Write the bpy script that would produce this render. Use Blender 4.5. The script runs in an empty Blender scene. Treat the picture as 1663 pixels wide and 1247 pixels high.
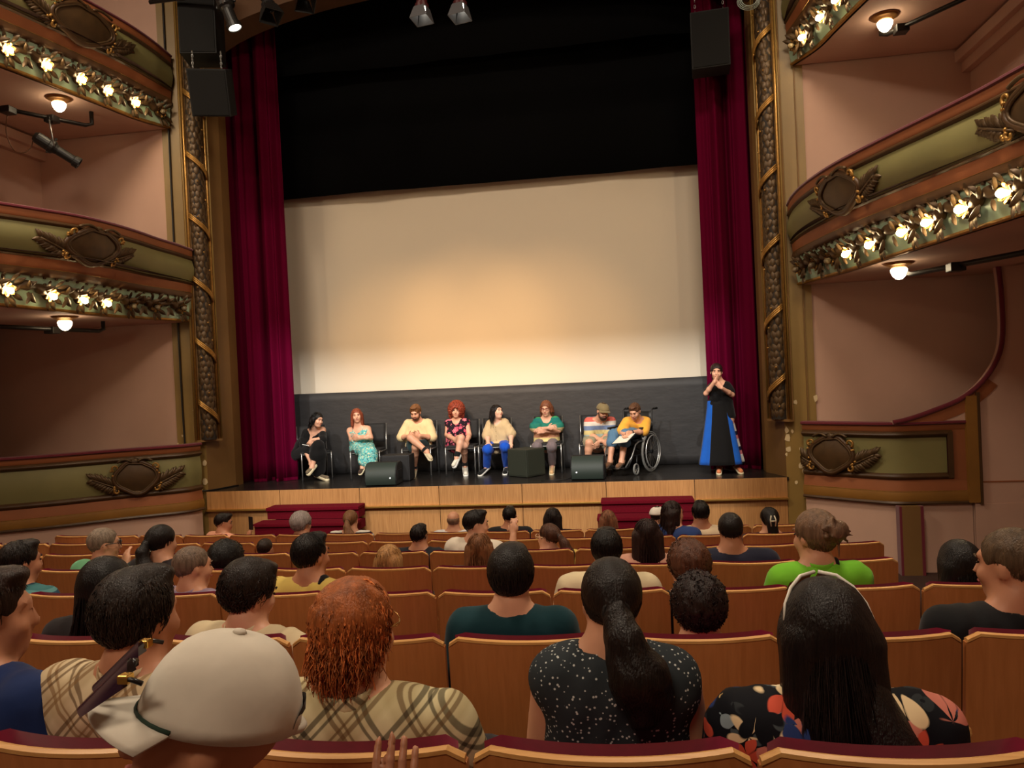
import bpy, bmesh, math, random
import numpy as np
from mathutils import Vector, Matrix
random.seed(7); RNG = np.random.default_rng(7)
SC = bpy.context.scene; COL = SC.collection
# ---------------------------------------------------------------- camera
CAM = np.array([2.0664, 0.0, 2.6]); FPX, YAW, PIT, ROL = 1219.778, .1454, -.0098, -.046
FWD = np.array([-math.sin(YAW)*math.cos(PIT), math.cos(YAW)*math.cos(PIT), math.sin(PIT)])
_r0 = np.array([math.cos(YAW), math.sin(YAW), 0]); _u0 = np.cross(_r0, FWD)
RGT = math.cos(ROL)*_r0 + math.sin(ROL)*_u0; UPV = -math.sin(ROL)*_r0 + math.cos(ROL)*_u0
cd = bpy.data.cameras.new('camera'); cam = bpy.data.objects.new('camera', cd); COL.objects.link(cam)
cd.sensor_width = 36; cd.lens = FPX/1663*36; cd.clip_start = .05
cam.matrix_world = Matrix(((RGT[0], UPV[0], -FWD[0], CAM[0]), (RGT[1], UPV[1], -FWD[1], CAM[1]), (RGT[2], UPV[2], -FWD[2], CAM[2]), (0, 0, 0, 1)))
SC.camera = cam
SC.view_settings.view_transform = 'Standard'; SC.view_settings.look = 'None'
SC.view_settings.exposure = 0.0; SC.view_settings.gamma = 1.0; SC.view_settings.use_curve_mapping = False
# ---------------------------------------------------------------- light
wd = bpy.data.worlds.new('world'); SC.world = wd; wd.use_nodes = True
wd.node_tree.nodes['Background'].inputs[0].default_value = (1, .72, .48, 1); wd.node_tree.nodes['Background'].inputs[1].default_value = .012
def aim(o, target):
    o.rotation_euler = (Vector(target) - o.location).to_track_quat('-Z', 'Y').to_euler()
def spot(name, loc, target, power, deg, blend, col, radius):
    l = bpy.data.lights.new(name, 'SPOT'); l.energy = power; l.spot_size = math.radians(deg); l.spot_blend = blend
    l.color = col; l.shadow_soft_size = radius
    o = bpy.data.objects.new(name, l); COL.objects.link(o); o.location = loc; aim(o, target); return o
def area(name, loc, target, power, sx, sy, col):
    l = bpy.data.lights.new(name, 'AREA'); l.shape = 'RECTANGLE'; l.size = sx; l.size_y = sy; l.energy = power; l.color = col
    o = bpy.data.objects.new(name, l); COL.objects.link(o); o.location = loc; aim(o, target); return o
WASH_POS = [(-3.0, 1.0, 8.5), (0.2, .6, 8.6), (3.2, 1.0, 8.5)]        # front of house profile lanterns, shuttered to the stage
for i, p in enumerate(WASH_POS):
    spot('stage_wash_light', p, (0, 12.0, 2.0), 1900, 62, .15, (1, .99, .95), .011)
for wx, wz, wp in ((-1.6, 2.95, 1900), (-.35, 3.15, 2200), (.95, 3.05, 1900)):
    spot('warm_fresnel_light', (-1.6+wx*.4, 1.8, 8.4), (wx, 12.5, wz), wp, 18, 1.0, (1, .56, .22), .10)
for sx in (-1, 1):
    spot('side_wash_light', (sx*5.3, 4.6, 6.3), (-sx*.6, 12.5, 3.6), 150, 62, .4, (1, .74, .48), .05)
area('house_fill_light', (0, -3.5, 9.2), (0, 5.0, 1.0), 330, 3, 1.5, (1, .82, .62))  # unseen ceiling fill, three area lights added to brighten seats and walls
area('house_fill_light', (-3.2, 5.0, 9.3), (-3.2, 5.6, 1.0), 330, 1.6, 1.6, (1, .82, .62))
area('house_fill_light', (3.2, 5.0, 9.3), (3.2, 5.6, 1.0), 330, 1.6, 1.6, (1, .82, .62))
# ---------------------------------------------------------------- helpers
def ray(u, v): return FWD + RGT*(u-831.5)/FPX - UPV*(v-623.5)/FPX
def at(u, v, X=None, Y=None, Z=None):
    d = ray(u, v)
    t = (X-CAM[0])/d[0] if X is not None else (Y-CAM[1])/d[1] if Y is not None else (Z-CAM[2])/d[2]
    return CAM + d*t
def proj(p):
    d = np.asarray(p, float)-CAM; z = d@FWD
    return 831.5+FPX*(d@RGT)/z, 623.5-FPX*(d@UPV)/z, z
def s2l(c):
    c = c/255.0
    return c/12.92 if c <= .04045 else ((c+.055)/1.055)**2.4
def rgb(r, g, b): return (s2l(r), s2l(g), s2l(b), 1)
MATS = {}
def mat(name, col, rough=.6, metal=0.0, var=.0, vscale=20, bump=0, bscale=60, spec=.5, emit=None, estr=0, sheen=0, stretch=None):
    if name in MATS: return MATS[name]
    m = bpy.data.materials.new(name); m.use_nodes = True; nt = m.node_tree; b = nt.nodes['Principled BSDF']
    c = rgb(*col); b.inputs['Base Color'].default_value = c; b.inputs['Roughness'].default_value = rough; b.inputs['Metallic'].default_value = metal
    b.inputs['Specular IOR Level'].default_value = spec; b.inputs['Sheen Weight'].default_value = sheen
    if emit: b.inputs['Emission Color'].default_value = rgb(*emit); b.inputs['Emission Strength'].default_value = estr
    if var or bump:
        tc = nt.nodes.new('ShaderNodeTexCoord'); mp = nt.nodes.new('ShaderNodeMapping'); nt.links.new(tc.outputs['Object'], mp.inputs[0])
        if stretch: mp.inputs['Scale'].default_value = stretch
    if var:
        n = nt.nodes.new('ShaderNodeTexNoise'); n.inputs['Scale'].default_value = vscale; n.inputs['Detail'].default_value = 4; nt.links.new(mp.outputs[0], n.inputs['Vector'])
        r = nt.nodes.new('ShaderNodeMapRange'); r.inputs[1].default_value = .3; r.inputs[2].default_value = .7; r.inputs[3].default_value = 1-var; r.inputs[4].default_value = 1+var
        nt.links.new(n.outputs['Fac'], r.inputs[0])
        mx = nt.nodes.new('ShaderNodeVectorMath'); mx.operation = 'SCALE'; mx.inputs[0].default_value = c[:3]; nt.links.new(r.outputs[0], mx.inputs['Scale']); nt.links.new(mx.outputs[0], b.inputs['Base Color'])
    if bump:
        n2 = nt.nodes.new('ShaderNodeTexNoise'); n2.inputs['Scale'].default_value = bscale; n2.inputs['Detail'].default_value = 3; nt.links.new(mp.outputs[0], n2.inputs['Vector'])
        bp = nt.nodes.new('ShaderNodeBump'); bp.inputs['Strength'].default_value = bump; bp.inputs['Distance'].default_value = .02; nt.links.new(n2.outputs['Fac'], bp.inputs['Height']); nt.links.new(bp.outputs[0], b.inputs['Normal'])
    MATS[name] = m; return m
def new_mesh(name, v, f, smooth=False):
    me = bpy.data.meshes.new(name); me.from_pydata([tuple(map(float, p)) for p in v], [], [tuple(map(int, q)) for q in f]); me.update()
    if smooth: me.polygons.foreach_set('use_smooth', [True]*len(me.polygons))
    return me
def obj(name, me, m=None, parent=None, loc=None, rot=None, scale=None, kind=None):
    o = bpy.data.objects.new(name, me); COL.objects.link(o)
    if m is not None and me is not None and len(me.materials) == 0: me.materials.append(m)
    if parent is not None: o.parent = parent
    if loc is not None: o.location = tuple(map(float, loc))
    if rot is not None: o.rotation_euler = rot
    if scale is not None: o.scale = scale
    if kind: o['kind'] = kind
    return o
def thing(name, label, cat, loc=(0, 0, 0), rz=0, group=None):
    o = bpy.data.objects.new(name, None); COL.objects.link(o); o.location = tuple(map(float, loc)); o.rotation_euler = (0, 0, rz); o.empty_display_size = .1
    tag(o, label, cat, group); return o
def tag(o, label, cat, group=None):
    o['label'] = label; o['category'] = cat
    if group: o['group'] = group
    return o
class MB:
    def __init__(s): s.v = []; s.f = []
    def add(s, v, f):
        n = len(s.v); s.v += [tuple(p) for p in v]; s.f += [tuple(i+n for i in q) for q in f]; return s
    def box(s, x0, x1, y0, y1, z0, z1, M=None):
        v = [(x, y, z) for z in (z0, z1) for y in (y0, y1) for x in (x0, x1)]
        if M is not None: v = [tuple(M @ Vector(p)) for p in v]
        return s.add(v, [(0, 2, 3, 1), (4, 5, 7, 6), (0, 1, 5, 4), (2, 6, 7, 3), (0, 4, 6, 2), (1, 3, 7, 5)])
    def tube(s, pts, r, n=8, closed=False, caps=True):
        P = [np.asarray(p, float) for p in pts]; N = len(P); rr = r if hasattr(r, '__len__') else [r]*N
        rings = []; up = None
        for i in range(N):
            t = P[(i+1) % N]-P[i-1] if closed or 0 < i < N-1 else (P[1]-P[0] if i == 0 else P[-1]-P[-2])
            t = t/(np.linalg.norm(t)+1e-12)
            if up is None:
                up = np.array([0, 0, 1.]) if abs(t[2]) < .9 else np.array([1., 0, 0])
            a = np.cross(t, up); a /= np.linalg.norm(a)+1e-12; b = np.cross(a, t); up = b
            rings.append([P[i]+rr[i]*(math.cos(2*math.pi*k/n)*a+math.sin(2*math.pi*k/n)*b) for k in range(n)])
        v = [q for R in rings for q in R]; f = []
        for i in range(N if closed else N-1):
            j = (i+1) % N
            for k in range(n): f.append((i*n+k, i*n+(k+1) % n, j*n+(k+1) % n, j*n+k))
        if caps and not closed: f.append(tuple(range(n))[::-1]); f.append(tuple((N-1)*n+k for k in range(n)))
        return s.add(v, f)
    def lathe(s, prof, n=16, M=None):
        v = []; f = []
        for (r, z) in prof:
            for k in range(n):
                a = 2*math.pi*k/n; p = Vector((r*math.cos(a), r*math.sin(a), z)); v.append(tuple(M @ p) if M is not None else tuple(p))
        for i in range(len(prof)-1):
            for k in range(n): f.append((i*n+k, i*n+(k+1) % n, (i+1)*n+(k+1) % n, (i+1)*n+k))
        if prof[0][0] > 1e-4: f.append(tuple(range(n))[::-1])
        if prof[-1][0] > 1e-4: f.append(tuple((len(prof)-1)*n+k for k in range(n)))
        return s.add(v, f)
    def prism(s, poly, y0, y1):                     # polygon in xz extruded along y
        n = len(poly); v = [(x, y0, z) for x, z in poly]+[(x, y1, z) for x, z in poly]
        f = [tuple(range(n)), tuple(range(2*n-1, n-1, -1))]+[(i, i+n, (i+1) % n+n, (i+1) % n) for i in range(n)]
        return s.add(v, f)
    def grid(s, fn, nu, nv):
        v = [fn(i/nu, j/nv) for j in range(nv+1) for i in range(nu+1)]
        return s.add(v, [(j*(nu+1)+i, j*(nu+1)+i+1, (j+1)*(nu+1)+i+1, (j+1)*(nu+1)+i) for j in range(nv) for i in range(nu)])
    def mesh(s, name, smooth=False, bevel=0, seg=2):
        me = new_mesh(name, s.v, s.f, smooth)
        if bevel or True:
            bm = bmesh.new(); bm.from_mesh(me); bmesh.ops.recalc_face_normals(bm, faces=bm.faces)
            if bevel:
                es = [e for e in bm.edges if len(e.link_faces) == 2 and e.calc_face_angle(0) > .6]
                bmesh.ops.bevel(bm, geom=es, offset=bevel, segments=seg, affect='EDGES', profile=.6)
            bm.to_mesh(me); bm.free()
        return me
    def build(s, name, m, parent=None, smooth=False, bevel=0, **k): return obj(name, s.mesh(name, smooth, bevel), m, parent, **k)
def smooth_by_angle(o, a=.6):
    me = o.data; me.polygons.foreach_set('use_smooth', [True]*len(me.polygons))
    bm = bmesh.new(); bm.from_mesh(me)
    for e in bm.edges: e.smooth = not (len(e.link_faces) == 2 and e.calc_face_angle(0) > a)
    bm.to_mesh(me); bm.free(); return o
def struct(o, label=None):
    o['kind'] = 'structure'
    if label: o['label'] = label
    return o
def spline(pts, n):
    P = np.asarray(pts, float); P = np.vstack([2*P[0]-P[1], P, 2*P[-1]-P[-2]]); out = []
    m = len(P)-3
    for i in range(n+1):
        t = i/n*m; k = min(int(t), m-1); t -= k; a, b, c, d = P[k:k+4]
        out.append(.5*((2*b)+(-a+c)*t+(2*a-5*b+4*c-d)*t*t+(-a+3*b-3*c+d)*t**3))
    return np.array(out)
# ---------------------------------------------------------------- colours
PINK = mat('pink_plaster', (204, 167, 147), .85, var=.06, vscale=1.2, bump=.05, bscale=90)
OLIVE = mat('olive_gold_paint', (138, 110, 56), .45, var=.14, vscale=1.5)
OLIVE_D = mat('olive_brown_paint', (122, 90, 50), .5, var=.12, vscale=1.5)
GREEN = mat('sage_green_panel', (128, 122, 76), .55, var=.13, vscale=1.3)
TERRA = mat('terracotta_band', (150, 88, 50), .6, var=.08, vscale=3)
OCHRE = mat('ochre_band', (142, 98, 38), .55, var=.1, vscale=3)
MOULD = mat('dark_moulding', (74, 50, 26), .45, var=.15, vscale=6)
LEDGE = mat('brown_ledge', (92, 62, 34), .5)
GOLD = mat('gold_leaf', (170, 128, 66), .36, .6, var=.2, vscale=25)
GOLD_D = mat('aged_gilding', (84, 64, 40), .45, .35, var=.3, vscale=18)
BRONZE = mat('bronze_plaque', (78, 56, 30), .5, .2, var=.2, vscale=8)
MINT = mat('mint_paint', (176, 206, 178), .4)
BURG = mat('burgundy_velvet', (104, 10, 34), .8, sheen=.3)
BLACKC = mat('black_cloth', (7, 7, 8), .95, spec=.1)
BLACK = mat('black_paint', (16, 17, 18), .5)
STEEL = mat('grey_steel', (150, 150, 148), .3, .8)
PIPE = mat('dark_pipe', (30, 27, 25), .4, .3)
# ================================================================ the setting
ZS = 1.073; YF = 10.57
def row_y(k): return 1.3376+.9672*k
def row_top(k): return 1.9109-.1339*k
def floor_z(y): return row_top(0)-.92-.1339/.9672*(y-row_y(0))
FLOORM = mat('dark_carpet', (58, 34, 26), .9, var=.2, vscale=30)
b = MB()
ys = [-6, 0, 3, 6, 8.6, 11.5]
b.grid(lambda u, v: (-8+16*u, ys[round(v*5)], floor_z(min(ys[round(v*5)], 8.6))), 4, 5)
struct(b.build('floor', FLOORM))
for sx, nm in ((-1, 'left'), (1, 'right')):
    struct(MB().box(min(sx*7.6, sx*7.75), max(sx*7.6, sx*7.75), -6, 9.6, -.5, 10).build('wall_'+nm, PINK))
struct(MB().box(-7.75, 7.75, -6.15, -6, -.5, 10).build('wall_back', PINK))
CEIL = mat('ceiling_plaster', (120, 84, 62), .85)
struct(MB().box(-7.75, 7.75, -6.15, 10.5, 9.6, 9.8).build('ceiling', CEIL))
# proscenium wall: pink wing walls + painted pilasters + arch, with the reveal
for sx, nm in ((-1, 'left'), (1, 'right')):
    x0, x1 = sorted((sx*4.61, sx*7.75))
    struct(MB().box(x0, x1, 10.5, 10.7, -.4, 9.6).build('wall_wing_'+nm, PINK))
    n = MB()                                                     # front strip and splayed reveal, in plan
    plan = [(4.61, 10.48), (4.22, 10.60), (4.05, 11.12), (4.05, 11.35), (4.61, 11.35)]
    P = [(sx*x, y) for x, y in plan]
    v = [(x, y, 0.0) for x, y in P]+[(x, y, 9.6) for x, y in P]; m = len(P)
    n.add(v[:2]+v[m:m+2], [(0, 1, 3, 2)])
    struct(n.build('trim_%d' % (1 if sx < 0 else 2), OLIVE))
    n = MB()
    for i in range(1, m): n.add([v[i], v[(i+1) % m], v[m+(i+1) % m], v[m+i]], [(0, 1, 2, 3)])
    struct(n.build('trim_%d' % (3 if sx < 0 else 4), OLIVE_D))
    # dark joint and thin gilded bead along the outer edge of the pilaster
    struct(MB().box(*sorted((sx*4.50, sx*4.515)), 10.49, 10.52, .1, 9.6).build('trim_%d' % (5 if sx < 0 else 6), MOULD if sx < 0 else OLIVE_D))
    # flaked plaster patches near the base
    FL = mat('bare_plaster', (214, 192, 150), .9)
    tr = bpy.data.objects['trim_%d' % (1 if sx < 0 else 2)]; rr = random.Random(3+sx)
    for k in range(16):
        t = rr.random(); bx = 4.61-.39*t; by = 10.48+.12*t-.004; z = 1.0+rr.random()**1.6*1.5; r = rr.uniform(.012, .04)
        pl = [(sx*(bx+r*(.6+.5*rr.random())*math.cos(a)), by-r*.3*math.cos(a)*1.0, z+r*1.6*(.5+.6*rr.random())*math.sin(a)) for a in np.linspace(0, 2*math.pi, 8)[:-1]]
        c = MB(); q = [(x, y-.003, zz) for x, y, zz in pl]; c.add(pl+q, [tuple(range(7)), tuple(range(13, 6, -1))]+[(i, (i+1) % 7, 7+(i+1) % 7, 7+i) for i in range(7)])
        c.build('paint_flake', FL, tr)
# arch band over the opening (elliptical, springing near the pilasters)
def arch_z(x): return 7.58+.92*math.sqrt(max(0, 1-(x/4.12)**2))
ARCH = mat('arch_plaster', (96, 66, 42), .75, var=.1, vscale=2)
a = MB(); n = 40; xs = [-4.06+8.12*i/n for i in range(n+1)]
for y in (10.62, 11.12):
    for i in range(n):
        a.add([(xs[i], y, arch_z(xs[i])), (xs[i+1], y, arch_z(xs[i+1])), (xs[i+1], y, 9.6), (xs[i], y, 9.6)], [(0, 1, 2, 3)])
for i in range(n): a.add([(xs[i], 10.62, arch_z(xs[i])), (xs[i+1], 10.62, arch_z(xs[i+1])), (xs[i+1], 11.12, arch_z(xs[i+1])), (xs[i], 11.12, arch_z(xs[i]))], [(0, 1, 2, 3)])
wp = struct(a.build('wall_proscenium', ARCH))
for off, r in ((.42, .035), (.52, .05), (.66, .03)):
    MB().tube([(x, 10.6, arch_z(x)+off) for x in xs], r, 8).build('arch_moulding', GOLD_D, wp, smooth=True)
# stage floor, back wall, side walls of the stage box
STAGE = mat('black_stage_floor', (36, 33, 31), .27, var=.25, vscale=3, bump=.02, bscale=12)
fl = MB(); fl.add([(-4.24, YF, ZS), (4.24, YF, ZS), (4.05, 11.1, ZS), (6, 11.36, ZS), (6, 15, ZS), (-6, 15, ZS), (-6, 11.36, ZS), (-4.05, 11.1, ZS)], [tuple(range(8))])
fl.box(-4.24, 4.24, YF, YF+.03, ZS-.04, ZS-.002)
st = struct(fl.build('floor_stage', STAGE))
struct(MB().box(-6, 6, 14.9, 15, ZS, 10).build('wall_stage_back', BLACKC))
for sx, nm in ((-1, 'left'), (1, 'right')): struct(MB().box(*sorted((sx*6, sx*6.1)), 11.3, 15, ZS, 10).build('wall_stage_'+nm, BLACKC))
struct(MB().box(-6.1, 6.1, 11.3, 15, 10, 10.1).build('ceiling_stage', BLACKC))
# wood of the stage front and seats
def wood(name, c1, c2, rough, scale=1.0, axis='Z', coat=0.0):
    m = bpy.data.materials.new(name); m.use_nodes = True; nt = m.node_tree; bs = nt.nodes['Principled BSDF']; bs.inputs['Roughness'].default_value = rough
    bs.inputs['Coat Weight'].default_value = coat; bs.inputs['Coat Roughness'].default_value = .25
    tc = nt.nodes.new('ShaderNodeTexCoord'); mp = nt.nodes.new('ShaderNodeMapping'); nt.links.new(tc.outputs['Object'], mp.inputs[0])
    oi = nt.nodes.new('ShaderNodeObjectInfo'); nt.links.new(oi.outputs['Random'], mp.inputs['Location'])
    mp.inputs['Scale'].default_value = (34*scale, 34*scale, 1.6*scale) if axis == 'Z' else (1.6*scale, 34*scale, 34*scale)
    n = nt.nodes.new('ShaderNodeTexNoise'); n.inputs['Scale'].default_value = 2.0; n.inputs['Detail'].default_value = 5; n.inputs['Distortion'].default_value = .4
    nt.links.new(mp.outputs[0], n.inputs['Vector'])
    cr = nt.nodes.new('ShaderNodeValToRGB'); cr.color_ramp.elements[0].position = .3; cr.color_ramp.elements[1].position = .72
    cr.color_ramp.elements[0].color = rgb(*c1); cr.color_ramp.elements[1].color = rgb(*c2)
    nt.links.new(n.outputs['Fac'], cr.inputs[0])
    hs = nt.nodes.new('ShaderNodeHueSaturation'); mr = nt.nodes.new('ShaderNodeMapRange'); mr.inputs[3].default_value = .88; mr.inputs[4].default_value = 1.1
    nt.links.new(oi.outputs['Random'], mr.inputs[0]); nt.links.new(mr.outputs[0], hs.inputs['Value']); nt.links.new(cr.outputs[0], hs.inputs['Color']); nt.links.new(hs.outputs[0], bs.inputs['Base Color'])
    return m
WOODF = wood('oak_veneer_front', (160, 112, 66), (190, 140, 88), .4)
WOODS = wood('beech_plywood_back', (174, 108, 58), (188, 120, 68), .34, coat=.15)
WOODE = wood('pale_plywood_edge', (196, 140, 78), (222, 170, 104), .4, axis='X')
BRASS = mat('brass_strip', (206, 160, 84), .28, .8)
seams = [-4.24, -3.06, -1.82, -.62, .59, 1.78, 2.99, 4.22]
front = struct(MB().box(-4.24, 4.24, YF+.03, YF+.1, 0, ZS-.045).build('wall_stage_front', MOULD))
for i in range(7):
    x0, x1 = seams[i]+.004, seams[i+1]-.004
    MB().box(x0, x1, YF-.002, YF+.035, .80, ZS-.004).build('upper_panel', WOODF, front, bevel=.003)
    MB().box(x0, x1, YF+.02, YF+.05, .0, .775).build('lower_panel', WOODF, front, bevel=.003)
    MB().box(x0-.004, x1+.004, YF-.045, YF+.03, .772, .80).build('brass_ledge', BRASS, front, bevel=.004)
# black masking cloth, screen, border
SCREEN = mat('screen_cloth', (224, 211, 190), .9, spec=.1)
def cloth_wall(name, x0, x1, y, z0, z1, amp, freq, m, nu=120, nv=10, sag=0, par=None):
    ph = [random.uniform(0, 6.28) for _ in range(6)]
    def fn(u, v):
        x = x0+(x1-x0)*u
        w = sum(math.sin(freq*(k+1)*.63*x*(1+.13*k)+ph[k]+v*(.5+.4*k))/(k+1) for k in range(4))
        return (x, y+amp*w*(.55+.45*(1-v)), z0+(z1-z0)*v-sag*math.sin(u*math.pi)*v)
    bb = MB().grid(fn, nu, nv); o = bb.build(name, m, par, smooth=True)
    sm = o.modifiers.new('thick', 'SOLIDIFY'); sm.thickness = .006
    return o
DRAPE = mat('charcoal_masking_cloth', (47, 45, 45), .62, var=.12, vscale=4, bump=.25, bscale=6, stretch=(1, 1, 2.2))
o = cloth_wall('masking_drape', -3.75, 3.9, 12.27, ZS+.005, 2.47, .012, 2.2, DRAPE, sag=.015)
tag(o, 'black masking cloth stretched low along the back of the stage', 'drape')
sc_ = thing('projection_screen', 'large off-white projection screen hanging behind the stage people', 'screen', (0, 12.55, 2.2))
MB().box(-4.0, 4.05, 0, .01, 0, 3.9).build('screen_cloth', SCREEN, sc_)
MB().tube([(-4.05, .01, 3.92), (4.1, .01, 3.92)], .04).build('top_batten', PIPE, sc_, smooth=True)
for xx in (-3, 0, 3): MB().tube([(xx, .01, 3.92), (xx, .01, 7.8)], .006, 5).build('suspension_line', PIPE, sc_)
o = cloth_wall('black_border', -5.6, 5.6, 12.34, 5.84, 9.9, .03, 1.6, BLACKC, nv=4)
tag(o, 'black border cloth hanging above the projection screen', 'drape')
o = cloth_wall('black_border', -5.6, 5.6, 11.9, 7.75, 9.95, .04, 1.6, BLACKC, nv=4)
tag(o, 'black cloth close behind the top of the stage arch', 'drape')
# house curtains
VELV = mat('crimson_velvet', (88, 1, 36), .85, spec=.05)
def curtain(name, x0, x1, y, label, sgn):
    t = thing(name, label, 'curtain', ((x0+x1)/2, y, ZS))
    rr = random.Random(5+sgn); ph = [rr.uniform(0, 6.28) for _ in range(5)]
    def fn(u, v):
        x = x0+(x1-x0)*u-(x0+x1)/2
        w = .085*math.sin(17.5*x+ph[0]+.5*math.sin(2*v+ph[1]))+.04*math.sin(33*x+ph[2]+v)+.02*math.sin(58*x+ph[3])
        return (x+.012*math.sin(20*x+ph[4]), w, .012+8.4*v)
    o = MB().grid(fn, 190, 24).build('pleated_cloth', VELV, t, smooth=True); o.modifiers.new('thick', 'SOLIDIFY').thickness = .008
    MB().grid(lambda u, v: (x0+(x1-x0)*u-(x0+x1)/2, fn(u, 0)[1]-.006-.004*v, .005+.05*v), 150, 1).build('hem', VELV, t, smooth=True)
    return t
curtain('house_curtain', -4.6, -3.24, 11.55, 'crimson velvet curtain beside the woman in black at the stage edge', 0)
curtain('house_curtain', 3.33, 4.6, 11.5, 'crimson velvet curtain behind the standing woman in the long dress', 1)
# red carpet steps up to the stage
CARP = mat('red_carpet', (92, 9, 24), .95, var=.15, vscale=60, spec=.1)
for x0, x1, lab in ((-3.12, -1.72, 'burgundy carpeted stage steps on the side of the women in black and floral'), (1.71, 2.95, 'burgundy carpeted stage steps below the wheelchair')):
    t = thing('stage_steps', lab, 'steps', ((x0+x1)/2, 10.1, .0)); w = (x1-x0)/2
    zt = [.86, .69, .52, .35, .18]
    for i, z in enumerate(zt):
        y1 = YF-.05-10.1; y0 = y1-.30*(i+1)
        MB().box(-w-(.05 if i else 0), w+(.05 if i else 0), y0, y0+.31 if i else y1, z-.05, z).build('tread', CARP, t, bevel=.012)
        MB().box(-w-(.04 if i else -.01), w+(.04 if i else -.01), y0+.03, y0+.06, z-.17, z-.05).build('riser', CARP, t)
        MB().box(-w+.01, w-.01, y0+.06, y1, .05 if i == 4 else z-.17, z-.05).build('step_core', CARP, t)
# ---------------------------------------------------------------- garlands on the proscenium corners
def leaf_mesh(name, L, w, cup, nose=.3, n=6):
    v = []; f = []
    for i in range(n+1):
        t = i/n; ww = w*math.sin(math.pi*min(1, (t*.86+.10)))**.8*(1 if t < .98 else .2); z = L*t
        h = cup*math.sin(math.pi*t*.75)
        v += [(-ww, 0, z), (-ww*.45, -h*.75, z), (0, -h-.003, z), (ww*.45, -h*.75, z), (ww, 0, z)]
    for i in range(n):
        for k in range(4): f.append((i*5+k, i*5+k+1, (i+1)*5+k+1, (i+1)*5+k))
    return new_mesh(name, v, f, True)
LEAFM = leaf_mesh('garland_leaf', -.135, .05, .03); LEAFM.materials.append(GOLD_D)
BERRY = MB().lathe([(0, -.014), (.012, -.007), (.014, 0), (.012, .008), (0, .014)], 8).mesh('berry', True); BERRY.materials.append(GOLD)
for sx, nm in ((-1, 'left'), (1, 'right')):
    cx, cy = sx*4.17, 10.60
    inx = np.array([-sx*.78, -.62])                                    # outward direction of the corner
    ang0 = math.atan2(inx[1], inx[0])
    t = thing('garland_column', 'gilded laurel garland column on the %s edge of the stage opening' % nm, 'garland', (cx, cy, 1.86))
    H = 7.6
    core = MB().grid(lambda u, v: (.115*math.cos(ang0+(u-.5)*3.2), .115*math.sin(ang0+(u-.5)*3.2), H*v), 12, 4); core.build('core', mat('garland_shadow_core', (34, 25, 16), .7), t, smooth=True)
    perp = np.array([-inx[1], inx[0]])
    for s2, r, off in ((-1, .022, .155), (1, .022, .155), (-1, .013, .195), (1, .013, .195)):
        p = perp*s2*off+inx*.015
        MB().tube([(p[0], p[1], 0), (p[0], p[1], H)], r, 8).build('gilded_fillet', GOLD if off < .17 else OLIVE, t, smooth=True)
    bp = [tuple(perp*-.21+inx*-.02), tuple(perp*.21+inx*-.02), tuple(perp*.19+inx*.05), tuple(perp*-.19+inx*.05)]
    MB().add([(x, y, z) for z in (-.03, .0) for x, y in bp], [(0, 1, 2, 3), (4, 5, 6, 7), (0, 1, 5, 4), (1, 2, 6, 5), (2, 3, 7, 6), (3, 0, 4, 7)]).build('base_stop', OLIVE_D, t)
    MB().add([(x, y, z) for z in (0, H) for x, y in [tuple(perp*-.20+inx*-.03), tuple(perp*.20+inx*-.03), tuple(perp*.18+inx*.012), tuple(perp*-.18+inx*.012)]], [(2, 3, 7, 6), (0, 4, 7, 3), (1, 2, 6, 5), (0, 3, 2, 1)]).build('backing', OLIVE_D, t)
    z = .14; k = 0; cnt = 0
    while z < 6.3:
        rel = (z+.25) % .93
        if rel > .11 or True:
            for j in range(4):
                if cnt >= 290: break
                u = (-1.05, -.35, .35, 1.05)[j]+(.35 if k % 2 else 0)-.17
                aa = ang0+u
                tw = random.uniform(-.2, .2)
                o = obj('leaf', LEAFM, None, t, (.112*math.cos(aa), .112*math.sin(aa), z), (.22, tw, aa+math.pi/2)); cnt += 1
        if k % 3 == 1:
            aa = ang0+random.uniform(-.7, .7); obj('berry', BERRY, None, t, (.15*math.cos(aa), .15*math.sin(aa), z-.05))
        z += .088; k += 1
    zr = .42
    while zr < 7.4:
        rb = MB()
        for d in (-.028, 0, .028):
            rb.tube([(.152*math.cos(ang0-sx*u), .152*math.sin(ang0-sx*u), zr+d+(-.13)*u*1.0*(1)) for u in np.linspace(-1.25, 1.25, 9)], .015, 6)
        rb.build('ribbon', GOLD, t, smooth=True); zr += .93
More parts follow.
